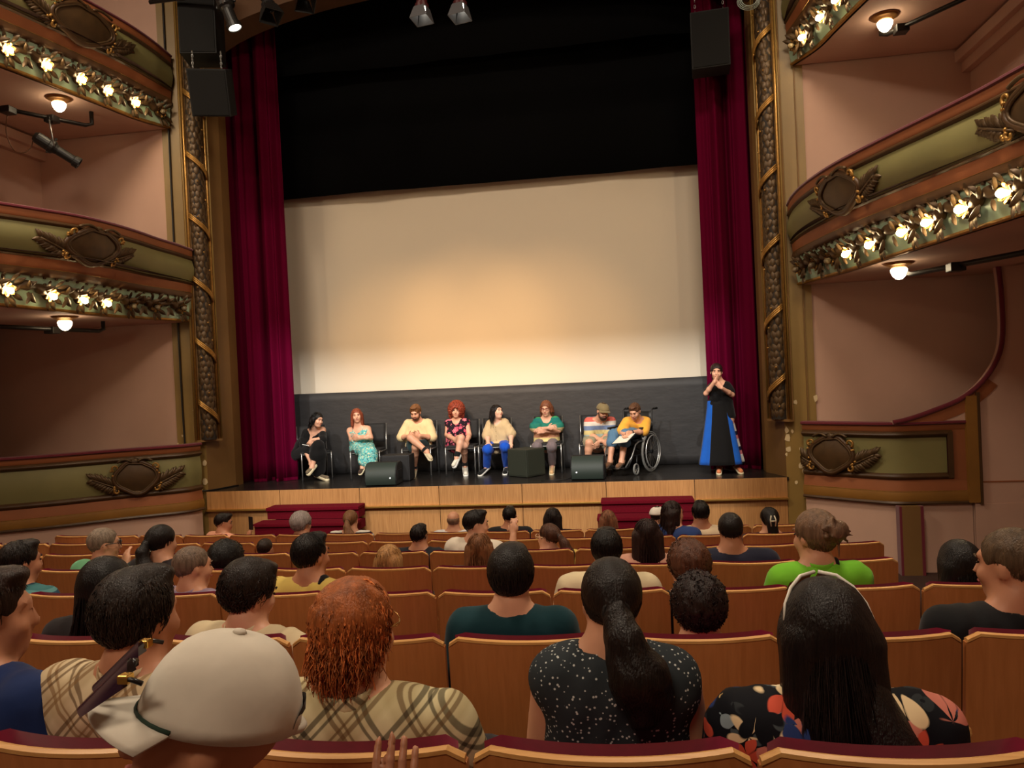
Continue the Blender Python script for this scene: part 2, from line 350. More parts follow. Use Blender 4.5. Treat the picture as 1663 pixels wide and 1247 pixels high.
# ================================================================ balconies
GLOW = mat('lit_bulb', (255, 240, 205), .3, emit=(255, 226, 170), estr=75)
GLOBE = mat('lit_frosted_globe', (250, 250, 235), .3, emit=(255, 232, 190), estr=22)
DEADB = mat('unlit_bulb', (120, 105, 80), .2)
class Loft:
    def __init__(s, bot, top, zb, zt, sgn, gfun, n=80):
        s.B = spline(bot, n); s.T = spline(top, n); s.zb, s.zt, s.sgn, s.g = zb, zt, sgn, gfun; s.n = n
        d = np.linalg.norm(np.diff(s.B, axis=0), axis=1); s.S = np.r_[0, np.cumsum(d)]; s.L = s.S[-1]
    def _at(s, C, a):
        return np.array([np.interp(a, s.S, C[:, 0]), np.interp(a, s.S, C[:, 1])])
    def nrm(s, a):
        t = s._at(s.B, min(a+.05, s.L))-s._at(s.B, max(a-.05, 0)); t /= np.linalg.norm(t); n = np.array([t[1], -t[0]])
        return n if n@(np.array([0, 6.0])-s._at(s.B, a)) > 0 else -n
    def pt(s, a, v, n=0):
        q = s._at(s.B, a)*(1-s.g(v))+s._at(s.T, a)*s.g(v)+s.nrm(a)*n
        return np.array([q[0], q[1], s.zb+(s.zt-s.zb)*v])
    def near(s, x, y):
        return s.S[np.argmin(np.hypot(s.B[:, 0]-x, s.B[:, 1]-y))]
    def band(s, name, m, par, prof, a0=0, a1=None, smooth=True):
        a1 = s.L if a1 is None else a1; b = MB(); O = np.array(par.location)
        b.grid(lambda u, w: tuple(s.pt(a0+(a1-a0)*u, *prof[round(w*(len(prof)-1))])-O), 64, len(prof)-1)
        return smooth_by_angle(b.build(name, m, par), .7)
def bulge(v0, v1, n0, h, k=8): return [(v0+(v1-v0)*i/k, n0+h*math.sin(math.pi*i/k)) for i in range(k+1)]
N0 = .042
def mapped(b, L, a0, v0, par, name, m, hs, smooth=True):
    O = np.array(par.matrix_basis.translation) if par.parent is None else np.array(par.parent.location)
    b.v = [tuple(L.pt(a0+x, v0+z/hs, -y+N0)-O) for x, y, z in b.v]; return b.build(name, m, par, smooth=smooth)
def flat_leaf(x0, z0, ang, Ln, w, lift=.02, bend=.0):
    b = MB(); n = 5; rows_ = []
    for i in range(n+1):
        t = i/n; ww = w*math.sin(math.pi*(t*.88+.08))**.9; a = ang+bend*t
        cx, cz = x0+Ln*t*math.cos(ang+bend*t*.5), z0+Ln*t*math.sin(ang+bend*t*.5); px, pz = -math.sin(a), math.cos(a)
        y = -lift*(.5+.8*math.sin(math.pi*t))
        rows_.append([(cx-px*ww, y+.5*lift, cz-pz*ww), (cx, y-.35*w, cz), (cx+px*ww, y+.5*lift, cz+pz*ww)])
    b.v = [p for r in rows_ for p in r]
    for i in range(n):
        for k in range(2): b.f.append((i*3+k, i*3+k+1, (i+1)*3+k+1, (i+1)*3+k))
    return b
def cartouche(L, par, a0, v0, hs, W, H, dirs=(-1, 1), seed=1, reach=1.0):
    rr = random.Random(seed)
    def out(th):                                              # lobed outline
        k = 1+.07*math.cos(4*th+.4)+.05*math.cos(2*th)
        x, z = .5*W*k*math.cos(th), .5*H*k*math.sin(th)
        if math.sin(th) > .93: z -= .07*H*(math.sin(th)-.93)/.07
        return x, z
    b = MB(); n, m = 32, 5
    b.v = [(0, -.05, 0)]; b.f = []
    for j in range(1, m+1):
        for i in range(n):
            x, z = out(2*math.pi*i/n); t = j/m; b.v.append((x*t, -.02-.03*(1-t*t), z*t))
    b.f += [(0, 1+(i+1) % n, 1+i) for i in range(n)]
    for j in range(m-1):
        for i in range(n): b.f.append((1+j*n+i, 1+j*n+(i+1) % n, 1+(j+1)*n+(i+1) % n, 1+(j+1)*n+i))
    c = mapped(b, L, a0, v0, par, 'cartouche', BRONZE, hs)
    b = MB().tube([(out(th)[0]*1.04, -.03, out(th)[1]*1.04) for th in np.linspace(0, 2*math.pi, 41)[:-1]], .016, 6, closed=True); mapped(b, L, a0, v0, c, 'frame_bead', GOLD_D, hs)
    b = MB().tube([(out(th)[0]*1.15, -.02, out(th)[1]*1.15) for th in np.linspace(0, 2*math.pi, 41)[:-1]], .03, 6, closed=True); mapped(b, L, a0, v0, c, 'frame_moulding', MOULD, hs)
    for sx in (-1, 1):                                        # gilded C scrolls
        for sz, r0 in ((.34, .12), (-.42, .10)):
            cx, cz = sx*W*.56, sz*H
            pts = [(cx+sx*(r0*(1-.55*t))*H*math.cos(3.6*t*1.3-1.0), -.045, cz+(r0*(1-.55*t))*H*math.sin(3.6*t*1.3-1.0)*(1 if sz > 0 else -1)) for t in np.linspace(0, 1, 12)]
            mapped(MB().tube(pts, [.014*(1-.5*t)+.004 for t in np.linspace(0, 1, 12)], 6), L, a0, v0, c, 'scroll', GOLD, hs)
        pts = [(sx*W*(.5-.42*t), -.05, H*(.52+.10*math.sin(math.pi*t))) for t in np.linspace(0, 1, 9)]
        mapped(MB().tube(pts, .017, 6), L, a0, v0, c, 'crest_scroll', GOLD_D, hs)
    for k in range(5):                                        # crest shell and bottom drop
        mapped(flat_leaf(0, H*.46, math.pi/2+(k-2)*.5, H*.20, .03, .03), L, a0, v0, c, 'shell_lobe', GOLD_D, hs)
    for k in range(3): mapped(flat_leaf(0, -H*.46, -math.pi/2+(k-1)*.6, H*.2, .03, .03), L, a0, v0, c, 'drop_leaf', GOLD_D, hs)
    for sx in dirs:
        for k in range(11):                                   # palm fronds
            t = k/10; bx, bz = sx*W*(.52+.52*t*reach), -H*.34+H*.36*t
            for up in (1, -1):
                a = (.95-.5*t)*up+.28; a = a if sx > 0 else math.pi-a
                ln = H*(.42-.12*abs(t-.4))*(1 if up > 0 else .8)
                mapped(flat_leaf(bx, bz, a+rr.uniform(-.1, .1), ln, .026, .02+.01*rr.random(), .15*sx*up), L, a0, v0, c, 'palm_leaf', GOLD_D, hs)
        mapped(MB().tube([(sx*W*(.5+.6*t*reach), -.03, -H*.36+H*.38*t) for t in np.linspace(0, 1, 6)], .013, 6), L, a0, v0, c, 'palm_stem', GOLD_D, hs)
        for k in range(6):
            x, z = sx*W*(.6+.1*rr.random()), H*(.05+.35*rr.random()-.5*(k % 2)); q = BERRY
            p = L.pt(a0+x, v0+z/hs, .035+N0)-np.array(par.location); obj('berry', q, None, c, p, scale=(1.3, 1.3, 1.3))
    return c
PET = leaf_mesh('rosette_petal', .075, .032, .02); PET.materials.append(GOLD)
SPR = leaf_mesh('spray_leaf', .13, .03, .02); SPR.materials.append(GOLD_D)
SPRD = leaf_mesh('dark_spray_leaf', .15, .035, .025); SPRD.materials.append(GOLD_D)
CUP = MB().lathe([(.085, 0), (.092, .03), (.08, .055), (.05, .05), (.035, .035), (0, .03)], 16).mesh('rosette_cup', True); CUP.materials.append(BRONZE)
BULB = MB().lathe([(0, .125), (.018, .12), (.033, .103), (.037, .084), (.028, .06), (.016, .025)], 12).mesh('bulb', True); BULB.materials.append(GLOW)
BULB0 = BULB.copy(); BULB0.materials.clear(); BULB0.materials.append(DEADB)
BEAD = MB().box(-.016, .016, -.02, .01, -.022, .022).mesh('scallop_tooth', False, .004); BEAD.materials.append(MOULD)
def g_mid(v): return float(np.interp(v, [0, .33, .40, .52, .84, 1], [0, .45, .6, .75, 1, 1]))
def light_strip(L, par, lit, dead):
    H = L.zt-L.zb; O = np.array(par.location)
    strip = L.band('light_strip', MINT, par, [(.025, 0), (.1, .01), (.2, .012), (.33, 0)])
    L.band('gilded_edge', GOLD, par, [(0, -.03), (0, .015), (.012, .025), (.03, .02), (.035, -.005)])
    def frame(a, v):
        p = L.pt(a, v, .012); du = L.pt(min(a+.03, L.L), v)-L.pt(max(a-.03, 0), v); dv = L.pt(a, v+.05)-L.pt(a, v-.05)
        du /= np.linalg.norm(du); dv /= np.linalg.norm(dv); nn = np.cross(du, dv); nn /= np.linalg.norm(nn)
        if nn@np.r_[L.nrm(a), -.3] < 0: nn = -nn
        dv = np.cross(nn, du); 
        if dv[2] < 0: dv = -dv; du = -du
        return p-O, du, dv, nn
    allb = sorted([(a, 1) for a in lit]+[(a, 0) for a in dead])
    for a, on in allb:
        p, du, dv, nn = frame(a, .18)
        M = Matrix(((du[0], dv[0], nn[0], p[0]), (du[1], dv[1], nn[1], p[1]), (du[2], dv[2], nn[2], p[2]), (0, 0, 0, 1)))
        def put(name, me, m4):
            o = obj(name, me, None, strip); o.matrix_basis = M @ m4; return o
        put('rosette_cup', CUP, Matrix.Identity(4)); put('bulb', BULB if on else BULB0, Matrix.Translation((0, 0, .012)))
        for k in range(6): put('petal', PET, Matrix.Rotation(k*math.pi/3, 4, 'Z') @ Matrix.Translation((0, .035, .045)) @ Matrix.Rotation(-.9, 4, 'X') @ Matrix.Rotation(math.pi, 4, 'Z') @ Matrix.Scale(.8, 4))
        for k, (an, ln) in enumerate(((-.5, 1), (-.95, 1.05), (-1.35, .9), (2.5, 1), (2.1, .9), (.75, .9), (1.2, .8))):
            me = SPR if k < 5 else SPRD
            d = Matrix.Rotation(an, 4, 'Z') @ Matrix.Translation((.1, 0, .03)) @ Matrix.Rotation(-math.pi/2, 4, 'Z') @ Matrix.Rotation(-math.pi/2+.25, 4, 'X') @ Matrix.Scale(ln, 4)
            put('spray_leaf', me, d)
    for (a, _), (c, _) in zip(allb[:-1], allb[1:]):
        n = 7; pts = []; rad = []
        for i in range(n):
            t = i/(n-1); p, du, dv, nn = frame(a+.08+(c-a-.16)*t, .19+.05*math.sin(math.pi*t)); pts.append(p+nn*.02); rad.append(.05+.018*math.sin(i*2.1))
        MB().tube(pts, rad, 8).build('swag', BRONZE, strip, smooth=True)
        for t, an in ((.3, .7), (.5, 2.2), (.7, .9), (.6, -.8), (.4, -2.2)):
            p, du, dv, nn = frame(a+(c-a)*t, .19)
            M = Matrix(((du[0], dv[0], nn[0], p[0]), (du[1], dv[1], nn[1], p[1]), (du[2], dv[2], nn[2], p[2]), (0, 0, 0, 1)))
            o = obj('spray_leaf', SPRD, None, strip); o.matrix_basis = M @ Matrix.Rotation(an, 4, 'Z') @ Matrix.Translation((.03, 0, .05)) @ Matrix.Rotation(-math.pi/2, 4, 'Z') @ Matrix.Rotation(-math.pi/2+.3, 4, 'X')
    a = .06
    while a < L.L-.05 and a < 5:
        p, du, dv, nn = frame(a, .325)
        o = obj('scallop_tooth', BEAD, None, strip); o.matrix_basis = Matrix(((du[0], nn[0], dv[0], p[0]), (du[1], nn[1], dv[1], p[1]), (du[2], nn[2], dv[2], p[2]), (0, 0, 0, 1))); a += .155
def balcony(label, bot, top, zb, zt, sgn, lit, dead, carts, backx=6.7):
    L = Loft(bot, top, zb, zt, sgn, g_mid); t = thing('balcony', label, 'balcony', (sgn*4.6, 10.4, zb)); H = zt-zb
    L.band('rail', BURG, t, [(.965, -.10), (.965, .02), (.975, .035), (.99, .035), (1.0, .02), (1.005, -.10)])
    L.band('upper_band', TERRA, t, [(.885, .0), (.90, .012), (.96, .012), (.966, .012)])
    L.band('upper_moulding', MOULD, t, bulge(.835, .89, .0, .03, 5))
    L.band('panel', GREEN, t, bulge(.53, .84, -.005, .05))
    L.band('lower_moulding', MOULD, t, bulge(.505, .535, .0, .025, 4))
    L.band('lower_band', TERRA, t, [(.40, .0), (.45, .008), (.51, .0)])
    L.band('gilded_bead', GOLD, t, bulge(.397, .405, .0, .014, 3))
    L.band('ledge', LEDGE, t, [(.325, -.005), (.33, .025), (.36, .03), (.398, .01)])
    light_strip(L, t, [L.near(*q) for q in lit], [L.near(*q) for q in dead])
    for (x, y, W, Hh, dirs, sd) in carts: cartouche(L, t, L.near(x, y), .685, H, W, Hh, dirs, sd)
    s = MB(); P = [tuple(q) for q in L.B]; nn = len(P); O = t.location
    s.v = [(x-O[0], y-O[1], .0) for x, y in P]+[(sgn*backx-O[0], y-O[1], .0) for x, y in P]
    s.f = [(i, i+1, nn+i+1, nn+i) for i in range(nn-1)]
    s.build('soffit', PINK, t)
    s = MB(); s.v = [(L.T[i][0]-O[0], L.T[i][1]-O[1], H*.55) for i in range(nn)]+[(sgn*backx-O[0], y-O[1], H*.55) for x, y in P]; s.f = [(i, i+1, nn+i+1, nn+i) for i in range(nn-1)]
    s.build('balcony_floor', FLOORM, t)
    L.band('inner_lining', BURG, t, [(.55, -.10), (1.0, -.10)])
    return L
YY = [10.47, 10.0, 9.5, 9.0, 8.5, 8.0, 7.5, 7.0, 6.5, 6.0, 5.0, 3.8]
def crv(xs, s): return [(s*x, y) for x, y in zip(xs, YY)]
Lbot = [4.30, 4.42, 4.58, 4.66, 4.68, 4.69, 4.71, 4.77, 4.86, 4.96, 5.2, 5.6]; Ltop = [4.22, 4.17, 4.15, 4.10, 4.09, 4.15, 4.34, 4.55, 4.70, 4.82, 5.08, 5.5]
Rbot = [4.45, 4.55, 4.68, 4.77, 4.83, 4.89, 4.96, 5.02, 5.09, 5.17, 5.4, 5.75]; Rtop = [4.36, 4.31, 4.30, 4.34, 4.42, 4.55, 4.70, 4.86, 5.01, 5.12, 5.36, 5.7]
Ubot = [4.48, 4.68, 4.77, 4.86, 4.96, 5.06, 5.16, 5.26, 5.36, 5.46, 5.7, 6.0]; Utop = [4.40, 4.36, 4.36, 4.42, 4.50, 4.60, 4.72, 4.84, 4.96, 5.08, 5.4, 5.8]
LM = balcony('middle balcony left of the stage with green panel and bulb strip', crv(Lbot, -1), crv(Ltop, -1), 3.64, 4.73, -1,
        [(-4.71, 7.43), (-4.69, 7.96), (-4.68, 8.47), (-4.66, 8.87), (-4.8, 6.9)], [(-4.6, 9.30), (-4.5, 9.75), (-4.38, 10.2)], [(-4.69, 8.2, .60, .36, (-1, 1), 1)])
RM = balcony('middle balcony right of the stage with green panel and bulb strip', crv(Rbot, 1), crv(Rtop, 1), 3.64, 4.73, 1,
        [(5.12, 6.3), (5.05, 6.77), (4.99, 7.26), (4.93, 7.71), (4.85, 8.3), (4.8, 8.82), (5.2, 5.8)], [(4.72, 9.30), (4.6, 9.75), (4.5, 10.2)], [(4.83, 8.45, .60, .36, (-1, 1), 2), (5.17, 5.75, .60, .36, (-1, 1), 4)])
LU = balcony('upper balcony left of the stage with lit bulb strip', crv(Ubot, -1), crv(Utop, -1), 6.55, 7.64, -1,
        [(-5.07, 7.95), (-4.98, 8.43), (-4.88, 8.89), (-4.8, 9.34), (-4.71, 9.83), (-5.18, 7.4)], [(-4.56, 10.25)], [(-4.92, 8.7, .72, .38, (-1, 1), 3)])
RU = balcony('upper balcony right of the stage with lit bulb strip', crv(Ubot, 1), crv(Utop, 1), 6.55, 7.64, 1,
        [(4.85, 9.05), (4.78, 9.44), (4.68, 9.99), (4.96, 8.5)], [(4.55, 10.3)], [])
# side walls of the boxes with cornice
for sx, nm in ((-1, 'left'), (1, 'right')):
    w = struct(MB().box(*sorted((sx*6.68, sx*6.8)), 5.2, 10.5, 3.64, 9.6).build('wall_box_'+nm, PINK))
    for z0, d in ((6.25, .10), (6.38, .18)): MB().box(*sorted((sx*(6.68-d), sx*6.68)), 5.2, 10.5, z0, z0+.14).build('cornice', PINK, w)
# ---------------------------------------------------------------- stage-level boxes
def g_one(v): return v
def low_box(label, bot, top, sgn, aflat, cart, seed):
    zb, zt = .84, 1.83; L = Loft(bot, top, zb, zt, sgn, g_one); H = zt-zb
    aflat = L.near(5.93, 9.73) if aflat else None
    t = thing('stage_box', label, 'balcony', (bot[0][0], bot[0][1], .84))
    L.band('rail', BURG, t, [(.955, -.08), (.955, .03), (.97, .05), (.99, .05), (1.0, .03), (1.0, -.08)])
    L.band('upper_band', TERRA, t, [(.88, .0), (.90, .015), (.957, .015)])
    L.band('upper_moulding', MOULD, t, bulge(.80, .885, .0, .04, 6), 0, aflat)
    L.band('panel', GREEN, t, bulge(.36, .81, -.01, .03) if sgn < 0 else [(.36, -.01), (.81, -.01)], 0, aflat)
    L.band('lower_moulding', MOULD, t, bulge(.28, .365, .0, .035, 6), 0, aflat)
    L.band('lower_band', TERRA, t, [(.14, .02), (.2, .015), (.285, .0)])
    L.band('ochre_band', OCHRE, t, [(.02, .03), (.08, .045), (.14, .035), (.145, .01)])
    L.band('gilded_bead', GOLD, t, bulge(.135, .148, .03, .008, 3))
    L.band('bottom_edge', MOULD, t, [(-.015, -.02), (-.015, .04), (.0, .055), (.022, .04)])
    L.band('inner_lining', BURG, t, [(0, -.09), (1.0, -.09)])
    L.band('wall_below', PINK, t, [(-.95, -.01), (-.01, -.01)])
    if aflat: 
        L.band('panel_frame', MOULD, t, [(.28, .0), (.3, .03), (.86, .03), (.885, .0)], aflat-.005, aflat+.06)
        L.band('end_band', TERRA, t, [(.28, .005), (.885, .005)], aflat+.05, L.L)
    x, y, dirs, W, Hh = cart
    cartouche(L, t, L.near(x, y), .585, H, W, Hh, dirs, seed, 1.2)
    return L
LL = low_box('stage box parapet left of the stage with carved cartouche', [(-4.24, 10.46), (-4.36, 10.17), (-5.03, 9.74), (-5.62, 9.27), (-6.24, 8.92), (-7.55, 8.3)], [(-4.24, 10.46), (-4.38, 10.16), (-5.05, 9.72), (-5.62, 9.27), (-6.24, 8.92), (-7.55, 8.3)], -1, None, (-4.86, 9.85, (-1, 1), .46, .42), 6)
LR = low_box('stage box parapet right of the stage with carved cartouche', [(4.42, 10.46), (4.52, 10.36), (4.72, 10.20), (5.0, 9.97), (5.30, 9.76), (5.62, 9.73), (6.18, 9.73)], [(4.42, 10.46), (4.52, 10.36), (4.72, 10.2), (5.0, 9.97), (5.30, 9.76), (5.62, 9.73), (6.18, 9.73)], 1, 'x', (4.72, 10.20, (-1, 1), .44, .42), 7)
# wall right of the box opening, with its swept opening edge
edge = [(6.52, 3.95), (6.57, 3.3), (6.55, 2.71), (6.38, 2.35), (6.1, 2.1), (5.74, 1.95), (5.46, 1.86), (5.30, 1.83)]
ed = spline(edge, 32)
poly = [tuple(q) for q in ed]+[(5.30, 1.81), (6.19, 1.81), (6.19, .82), (6.19, -.3), (7.7, -.3), (7.7, 3.95)]
wr = MB(); m = len(poly)
wbm = bmesh.new(); vs = [wbm.verts.new((x, 9.70, z)) for x, z in poly]; wbm.faces.new(vs)
ret = bmesh.ops.extrude_face_region(wbm, geom=wbm.faces[:]); bmesh.ops.translate(wbm, verts=[e for e in ret['geom'] if isinstance(e, bmesh.types.BMVert)], vec=(0, .12, 0))
bmesh.ops.recalc_face_normals(wbm, faces=wbm.faces); bmesh.ops.triangulate(wbm, faces=wbm.faces)
me = bpy.data.meshes.new('wall_box_front'); wbm.to_mesh(me); wbm.free(); wr = struct(obj('wall_box_front_right', me, PINK))
MB().tube([(x, 9.69, z) for x, z in ed], .030, 8).build('velvet_edge', BURG, wr, smooth=True)
dd = np.gradient(ed, axis=0); dd /= np.linalg.norm(dd, axis=1)[:, None]; inn = ed+np.stack([-dd[:, 1], dd[:, 0]], 1)*-.16
MB().add([(x, 9.693, z) for x, z in ed[14:]]+[(x, 9.693, max(z, 1.80)) for x, z in (2*ed[14:]-inn[14:] if inn[20][1] > ed[20][1] else inn[14:])], [(i, i+1, len(ed)-14+i+1, len(ed)-14+i) for i in range(len(ed)-15)]).build('curved_band', TERRA, wr)
MB().box(6.12, 6.24, 9.66, 9.72, .84, 2.12).build('ochre_border', OCHRE, wr)
MB().box(6.24, 6.27, 9.65, 9.72, .82, 2.16).build('border_moulding', MOULD, wr)
MB().box(6.28, 7.7, 9.69, 9.71, 1.075, 1.09).build('wall_seam', TERRA, wr)
MB().box(6.19, 7.7, 9.69, 9.71, -.3, .82).build('lower_wall_panel', PINK, wr)
for x0, x1, mm in ((5.30, 5.33, BURG), (5.33, 5.54, OLIVE_D), (5.54, 5.575, BURG)): MB().box(x0, x1, 9.60, 9.72, -.3, .82).build('wall_strip', mm, wr)
# ---------------------------------------------------------------- globe lamps under the balconies
for (x, y, z, lab) in ((-4.99, 8.75, 3.64, 'frosted globe lamp under the left middle balcony'), (5.08, 8.66, 3.64, 'frosted globe lamp under the right middle balcony'),
                       (-5.12, 9.01, 6.55, 'frosted globe lamp under the left upper balcony'), (5.24, 9.24, 6.55, 'frosted globe lamp under the right upper balcony')):
    t = thing('ceiling_lamp', lab, 'lamp', (x, y, z), group='globe lamps under the balconies')
    MB().lathe([(0, 0), (.15, -.002), (.155, -.012), (.12, -.03), (.085, -.045), (.08, -.06), (.0, -.06)], 24).build('brass_plate', mat('aged_brass', (150, 104, 56), .35, .7), t, smooth=True)
    MB().lathe([(.07, -.06), (.085, -.075), (.08, -.11), (.06, -.15), (.03, -.178), (0, -.185)], 20).build('globe', GLOBE, t, smooth=True)
# ---------------------------------------------------------------- lantern pipes
def pipe(label, pts, brackets):
    t = thing('lighting_pipe', label, 'pipe', pts[0]); O = np.array(pts[0])
    MB().tube([np.array(p)-O for p in pts], .028, 10).build('tube', PIPE, t, smooth=True)
    for p in brackets:
        q = np.array(p)-O; MB().box(q[0]-.07, q[0]+.07, q[1]-.07, q[1]+.07, q[2]-.06, q[2]+.03).build('clamp', PIPE, t, bevel=.01)
    return t
pipe('dark steel lighting pipe below the left middle balcony', [(-5.9, 6.2, 3.5), (-5.12, 9.55, 3.5), (-5.1, 9.62, 3.53), (-5.1, 9.62, 3.64)], [(-5.3, 8.9, 3.5)])
pipe('dark steel lighting pipe below the left upper balcony', [(-6.3, 7.7, 6.35), (-5.12, 9.5, 6.35), (-5.07, 9.56, 6.38), (-5.07, 9.56, 6.55)], [(-5.35, 9.15, 6.35), (-5.62, 8.72, 6.35)])
pipe('dark steel lighting pipe below the right middle balcony', [(5.14, 8.66, 3.64), (5.14, 8.66, 3.53), (5.18, 8.6, 3.5), (5.68, 7.34, 3.5), (6.2, 6.0, 3.5)], [(5.4, 8.05, 3.5)])
pipe('dark steel lighting pipe below the right upper balcony', [(5.27, 9.46, 6.55), (5.27, 9.46, 6.43), (5.31, 9.4, 6.4), (5.79, 8.76, 6.4), (6.4, 7.9, 6.4)], [(5.42, 9.26, 6.4)])
MB().tube([at(1612, y, Y=9.66) for y in (405, 430, 455)], .03, 8)
# ---------------------------------------------------------------- lanterns
LENS = mat('glowing_lens', (255, 255, 250), .2, emit=(255, 248, 225), estr=9)
HOUS = mat('lantern_black', (22, 21, 20), .45); HOUSR = mat('lantern_dark_red', (70, 22, 26), .4)
def orient(p0, p1):
    d = Vector(p1)-Vector(p0); return Matrix.Translation(p0) @ d.to_track_quat('Z', 'Y').to_matrix().to_4x4(), d.length
def lantern(label, p0, p1, r, hang, lens=None, doors=False, m=HOUS, doorm=None):
    t = thing('stage_lantern', label, 'stage light', p0); O = Vector(p0); M, Ln = orient((0, 0, 0), tuple(Vector(p1)-O))
    MB().lathe([(0, -.02), (r*.75, -.02), (r*1.05, .02), (r*1.1, Ln*.30), (r*1.25, Ln*.32), (r*1.25, Ln*.40), (r*.95, Ln*.44), (r*.82, Ln*.5), (r*.82, Ln*.86), (r*1.05, Ln*.88), (r*1.05, Ln), (r*.9, Ln), (r*.85, Ln*.97)], 18, M).build('housing', m, t, smooth=False)
    MB().lathe([(0, Ln*.972), (r*.85, Ln*.972), (r*.85, Ln*.98), (0, Ln*.985)], 16, M).build('lens', LENS if lens else mat('dark_lens', (30, 30, 34), .1), t)
    c = M @ Vector((0, 0, Ln*.42)); h = Vector(hang)-O; side = (M.to_3x3() @ Vector((1, 0, 0)))
    for s in (-1, 1): MB().tube([c+side*s*r*1.2, c+side*s*r*1.3+(h-c)*.5, h+side*s*.02], .010, 6).build('yoke', STEEL, t, smooth=True)
    MB().box(h.x-.03, h.x+.03, h.y-.03, h.y+.03, h.z-.05, h.z+.03).build('hook_clamp', PIPE, t, bevel=.006)
    for s in (-1, 1):
        k = M @ Vector((0, s*r*1.35, Ln*.36)); MB().lathe([(0, 0), (.018, 0), (.018, .03), (0, .03)], 8, Matrix.Translation(k)).build('knob', m, t)
    if doors:
        for k in range(4):
            R = M @ Matrix.Rotation(k*math.pi/2, 4, 'Z'); b = MB(); w0, w1, hh = r*.8, r*1.35, r*1.9
            q = [(-w0, r*.95, Ln), (w0, r*.95, Ln), (w1, r*1.35, Ln+hh), (-w1, r*1.35, Ln+hh)]
            b.add([tuple(R @ Vector(p)) for p in q]+[tuple(R @ Vector((p[0], p[1]+.006, p[2]))) for p in q], [(0, 1, 2, 3), (7, 6, 5, 4), (0, 4, 5, 1), (1, 5, 6, 2), (2, 6, 7, 3), (3, 7, 4, 0)])
            b.build('barn_door', doorm or m, t)
    return t
lantern('long black profile spotlight hanging from the left upper balcony pipe', at(58, 222, Y=8.95), at(129, 266, Y=9.25), .075, (-5.35, 9.1, 6.32))
t = thing('lantern_cable', 'thin brown cable looping from the left pipe to the profile spotlight', 'cable', at(12, 188, Y=8.7))
O = np.array(t.location); MB().tube([q-O for q in spline([at(12, 186, Y=8.75), at(10, 215, Y=8.8), at(22, 243, Y=8.85), at(38, 248, Y=8.9), at(50, 240, Y=8.95), at(54, 226, Y=8.98)], 20)], .007, 6).build('wire', mat('brown_wire', (92, 56, 24), .5), t, smooth=True)
BARR = mat('smoky_barn_door', (92, 92, 96), .45, .3)
lantern('hanging lit lantern with barn doors, left of the pair above the screen', at(685, -32, Y=9.5), at(685, 14, Y=9.46), .085, at(685, -70, Y=9.5), True, True, HOUSR, BARR)
lantern('hanging lit lantern with barn doors, right of the pair above the screen', at(747, -36, Y=9.5), at(747, 10, Y=9.46), .085, at(747, -74, Y=9.5), True, True, HOUSR, BARR)
lantern('lit black tube lantern beside the left loudspeakers', at(358, -12, Y=9.5), at(382, 46, Y=9.52), .095, at(362, -40, Y=9.5), True)
lantern('dark unlit lantern with barn doors against the left of the stage arch', at(428, -22, Y=9.5), at(437, 12, Y=9.4), .09, at(428, -50, Y=9.5), False, True)
lantern('dark unlit lantern with barn doors highest on the stage arch', at(490, -42, Y=9.5), at(494, -8, Y=9.4), .09, at(490, -70, Y=9.5), False, True)
pipe('lighting bar spanning in front of the stage arch', [(-4.1, 9.55, 7.95), (4.3, 9.55, 7.95)], [(-2.8, 9.55, 7.95), (.2, 9.55, 7.95)])
for i, p in enumerate(WASH_POS):                     # shuttered front-of-house lanterns that carry the stage wash
    lab = ['house-left', 'centre', 'house-right'][i]
    t = thing('front_of_house_lantern', 'shuttered ceiling lantern at the %s of the hall ceiling' % lab, 'stage light', p)
    tgt = Vector((0, 12.0, 2.0))-Vector(p)
    def dirto(x, y, z): return np.array([x, y, z])-np.array(p)
    D = .36
    def pl(x, y, z): d = dirto(x, y, z); return d*(D/d[1])
    a, b_ = pl(-3.72, 12.5, 2.93), pl(3.75, 12.5, 2.96); c, d = pl(-3.72, 10.2, .25), pl(3.75, 10.2, .25)
    for nm, q in (('top', [a+[-.5, 0, 0], b_+[.5, 0, 0], b_+[.5, 0, .45], a+[-.5, 0, .45]]), ('bottom', [c+[-.5, 0, 0], d+[.5, 0, 0], d+[.5, 0, -.45], c+[-.5, 0, -.45]]),
                  ('left', [a+[0, .01, .5], c+[0, .01, -.5], c+[-.5, .01, -.5], a+[-.5, .01, .5]]), ('right', [b_+[0, .01, .5], d+[0, .01, -.5], d+[.5, .01, -.5], b_+[.5, .01, .5]])):
        MB().add([tuple(x) for x in q]+[tuple(np.array(x)+[0, .004, 0]) for x in q], [(0, 1, 2, 3), (7, 6, 5, 4), (0, 4, 5, 1), (1, 5, 6, 2), (2, 6, 7, 3), (3, 7, 4, 0)]).build('shutter_blade', HOUS, t)
    MB().box(-.18, .18, -.5, -.05, -.18, .18).build('housing', HOUS, t, bevel=.02)
    MB().tube([(0, -.25, .18), (0, -.25, 9.6-p[2])], .02).build('hanger', PIPE, t)
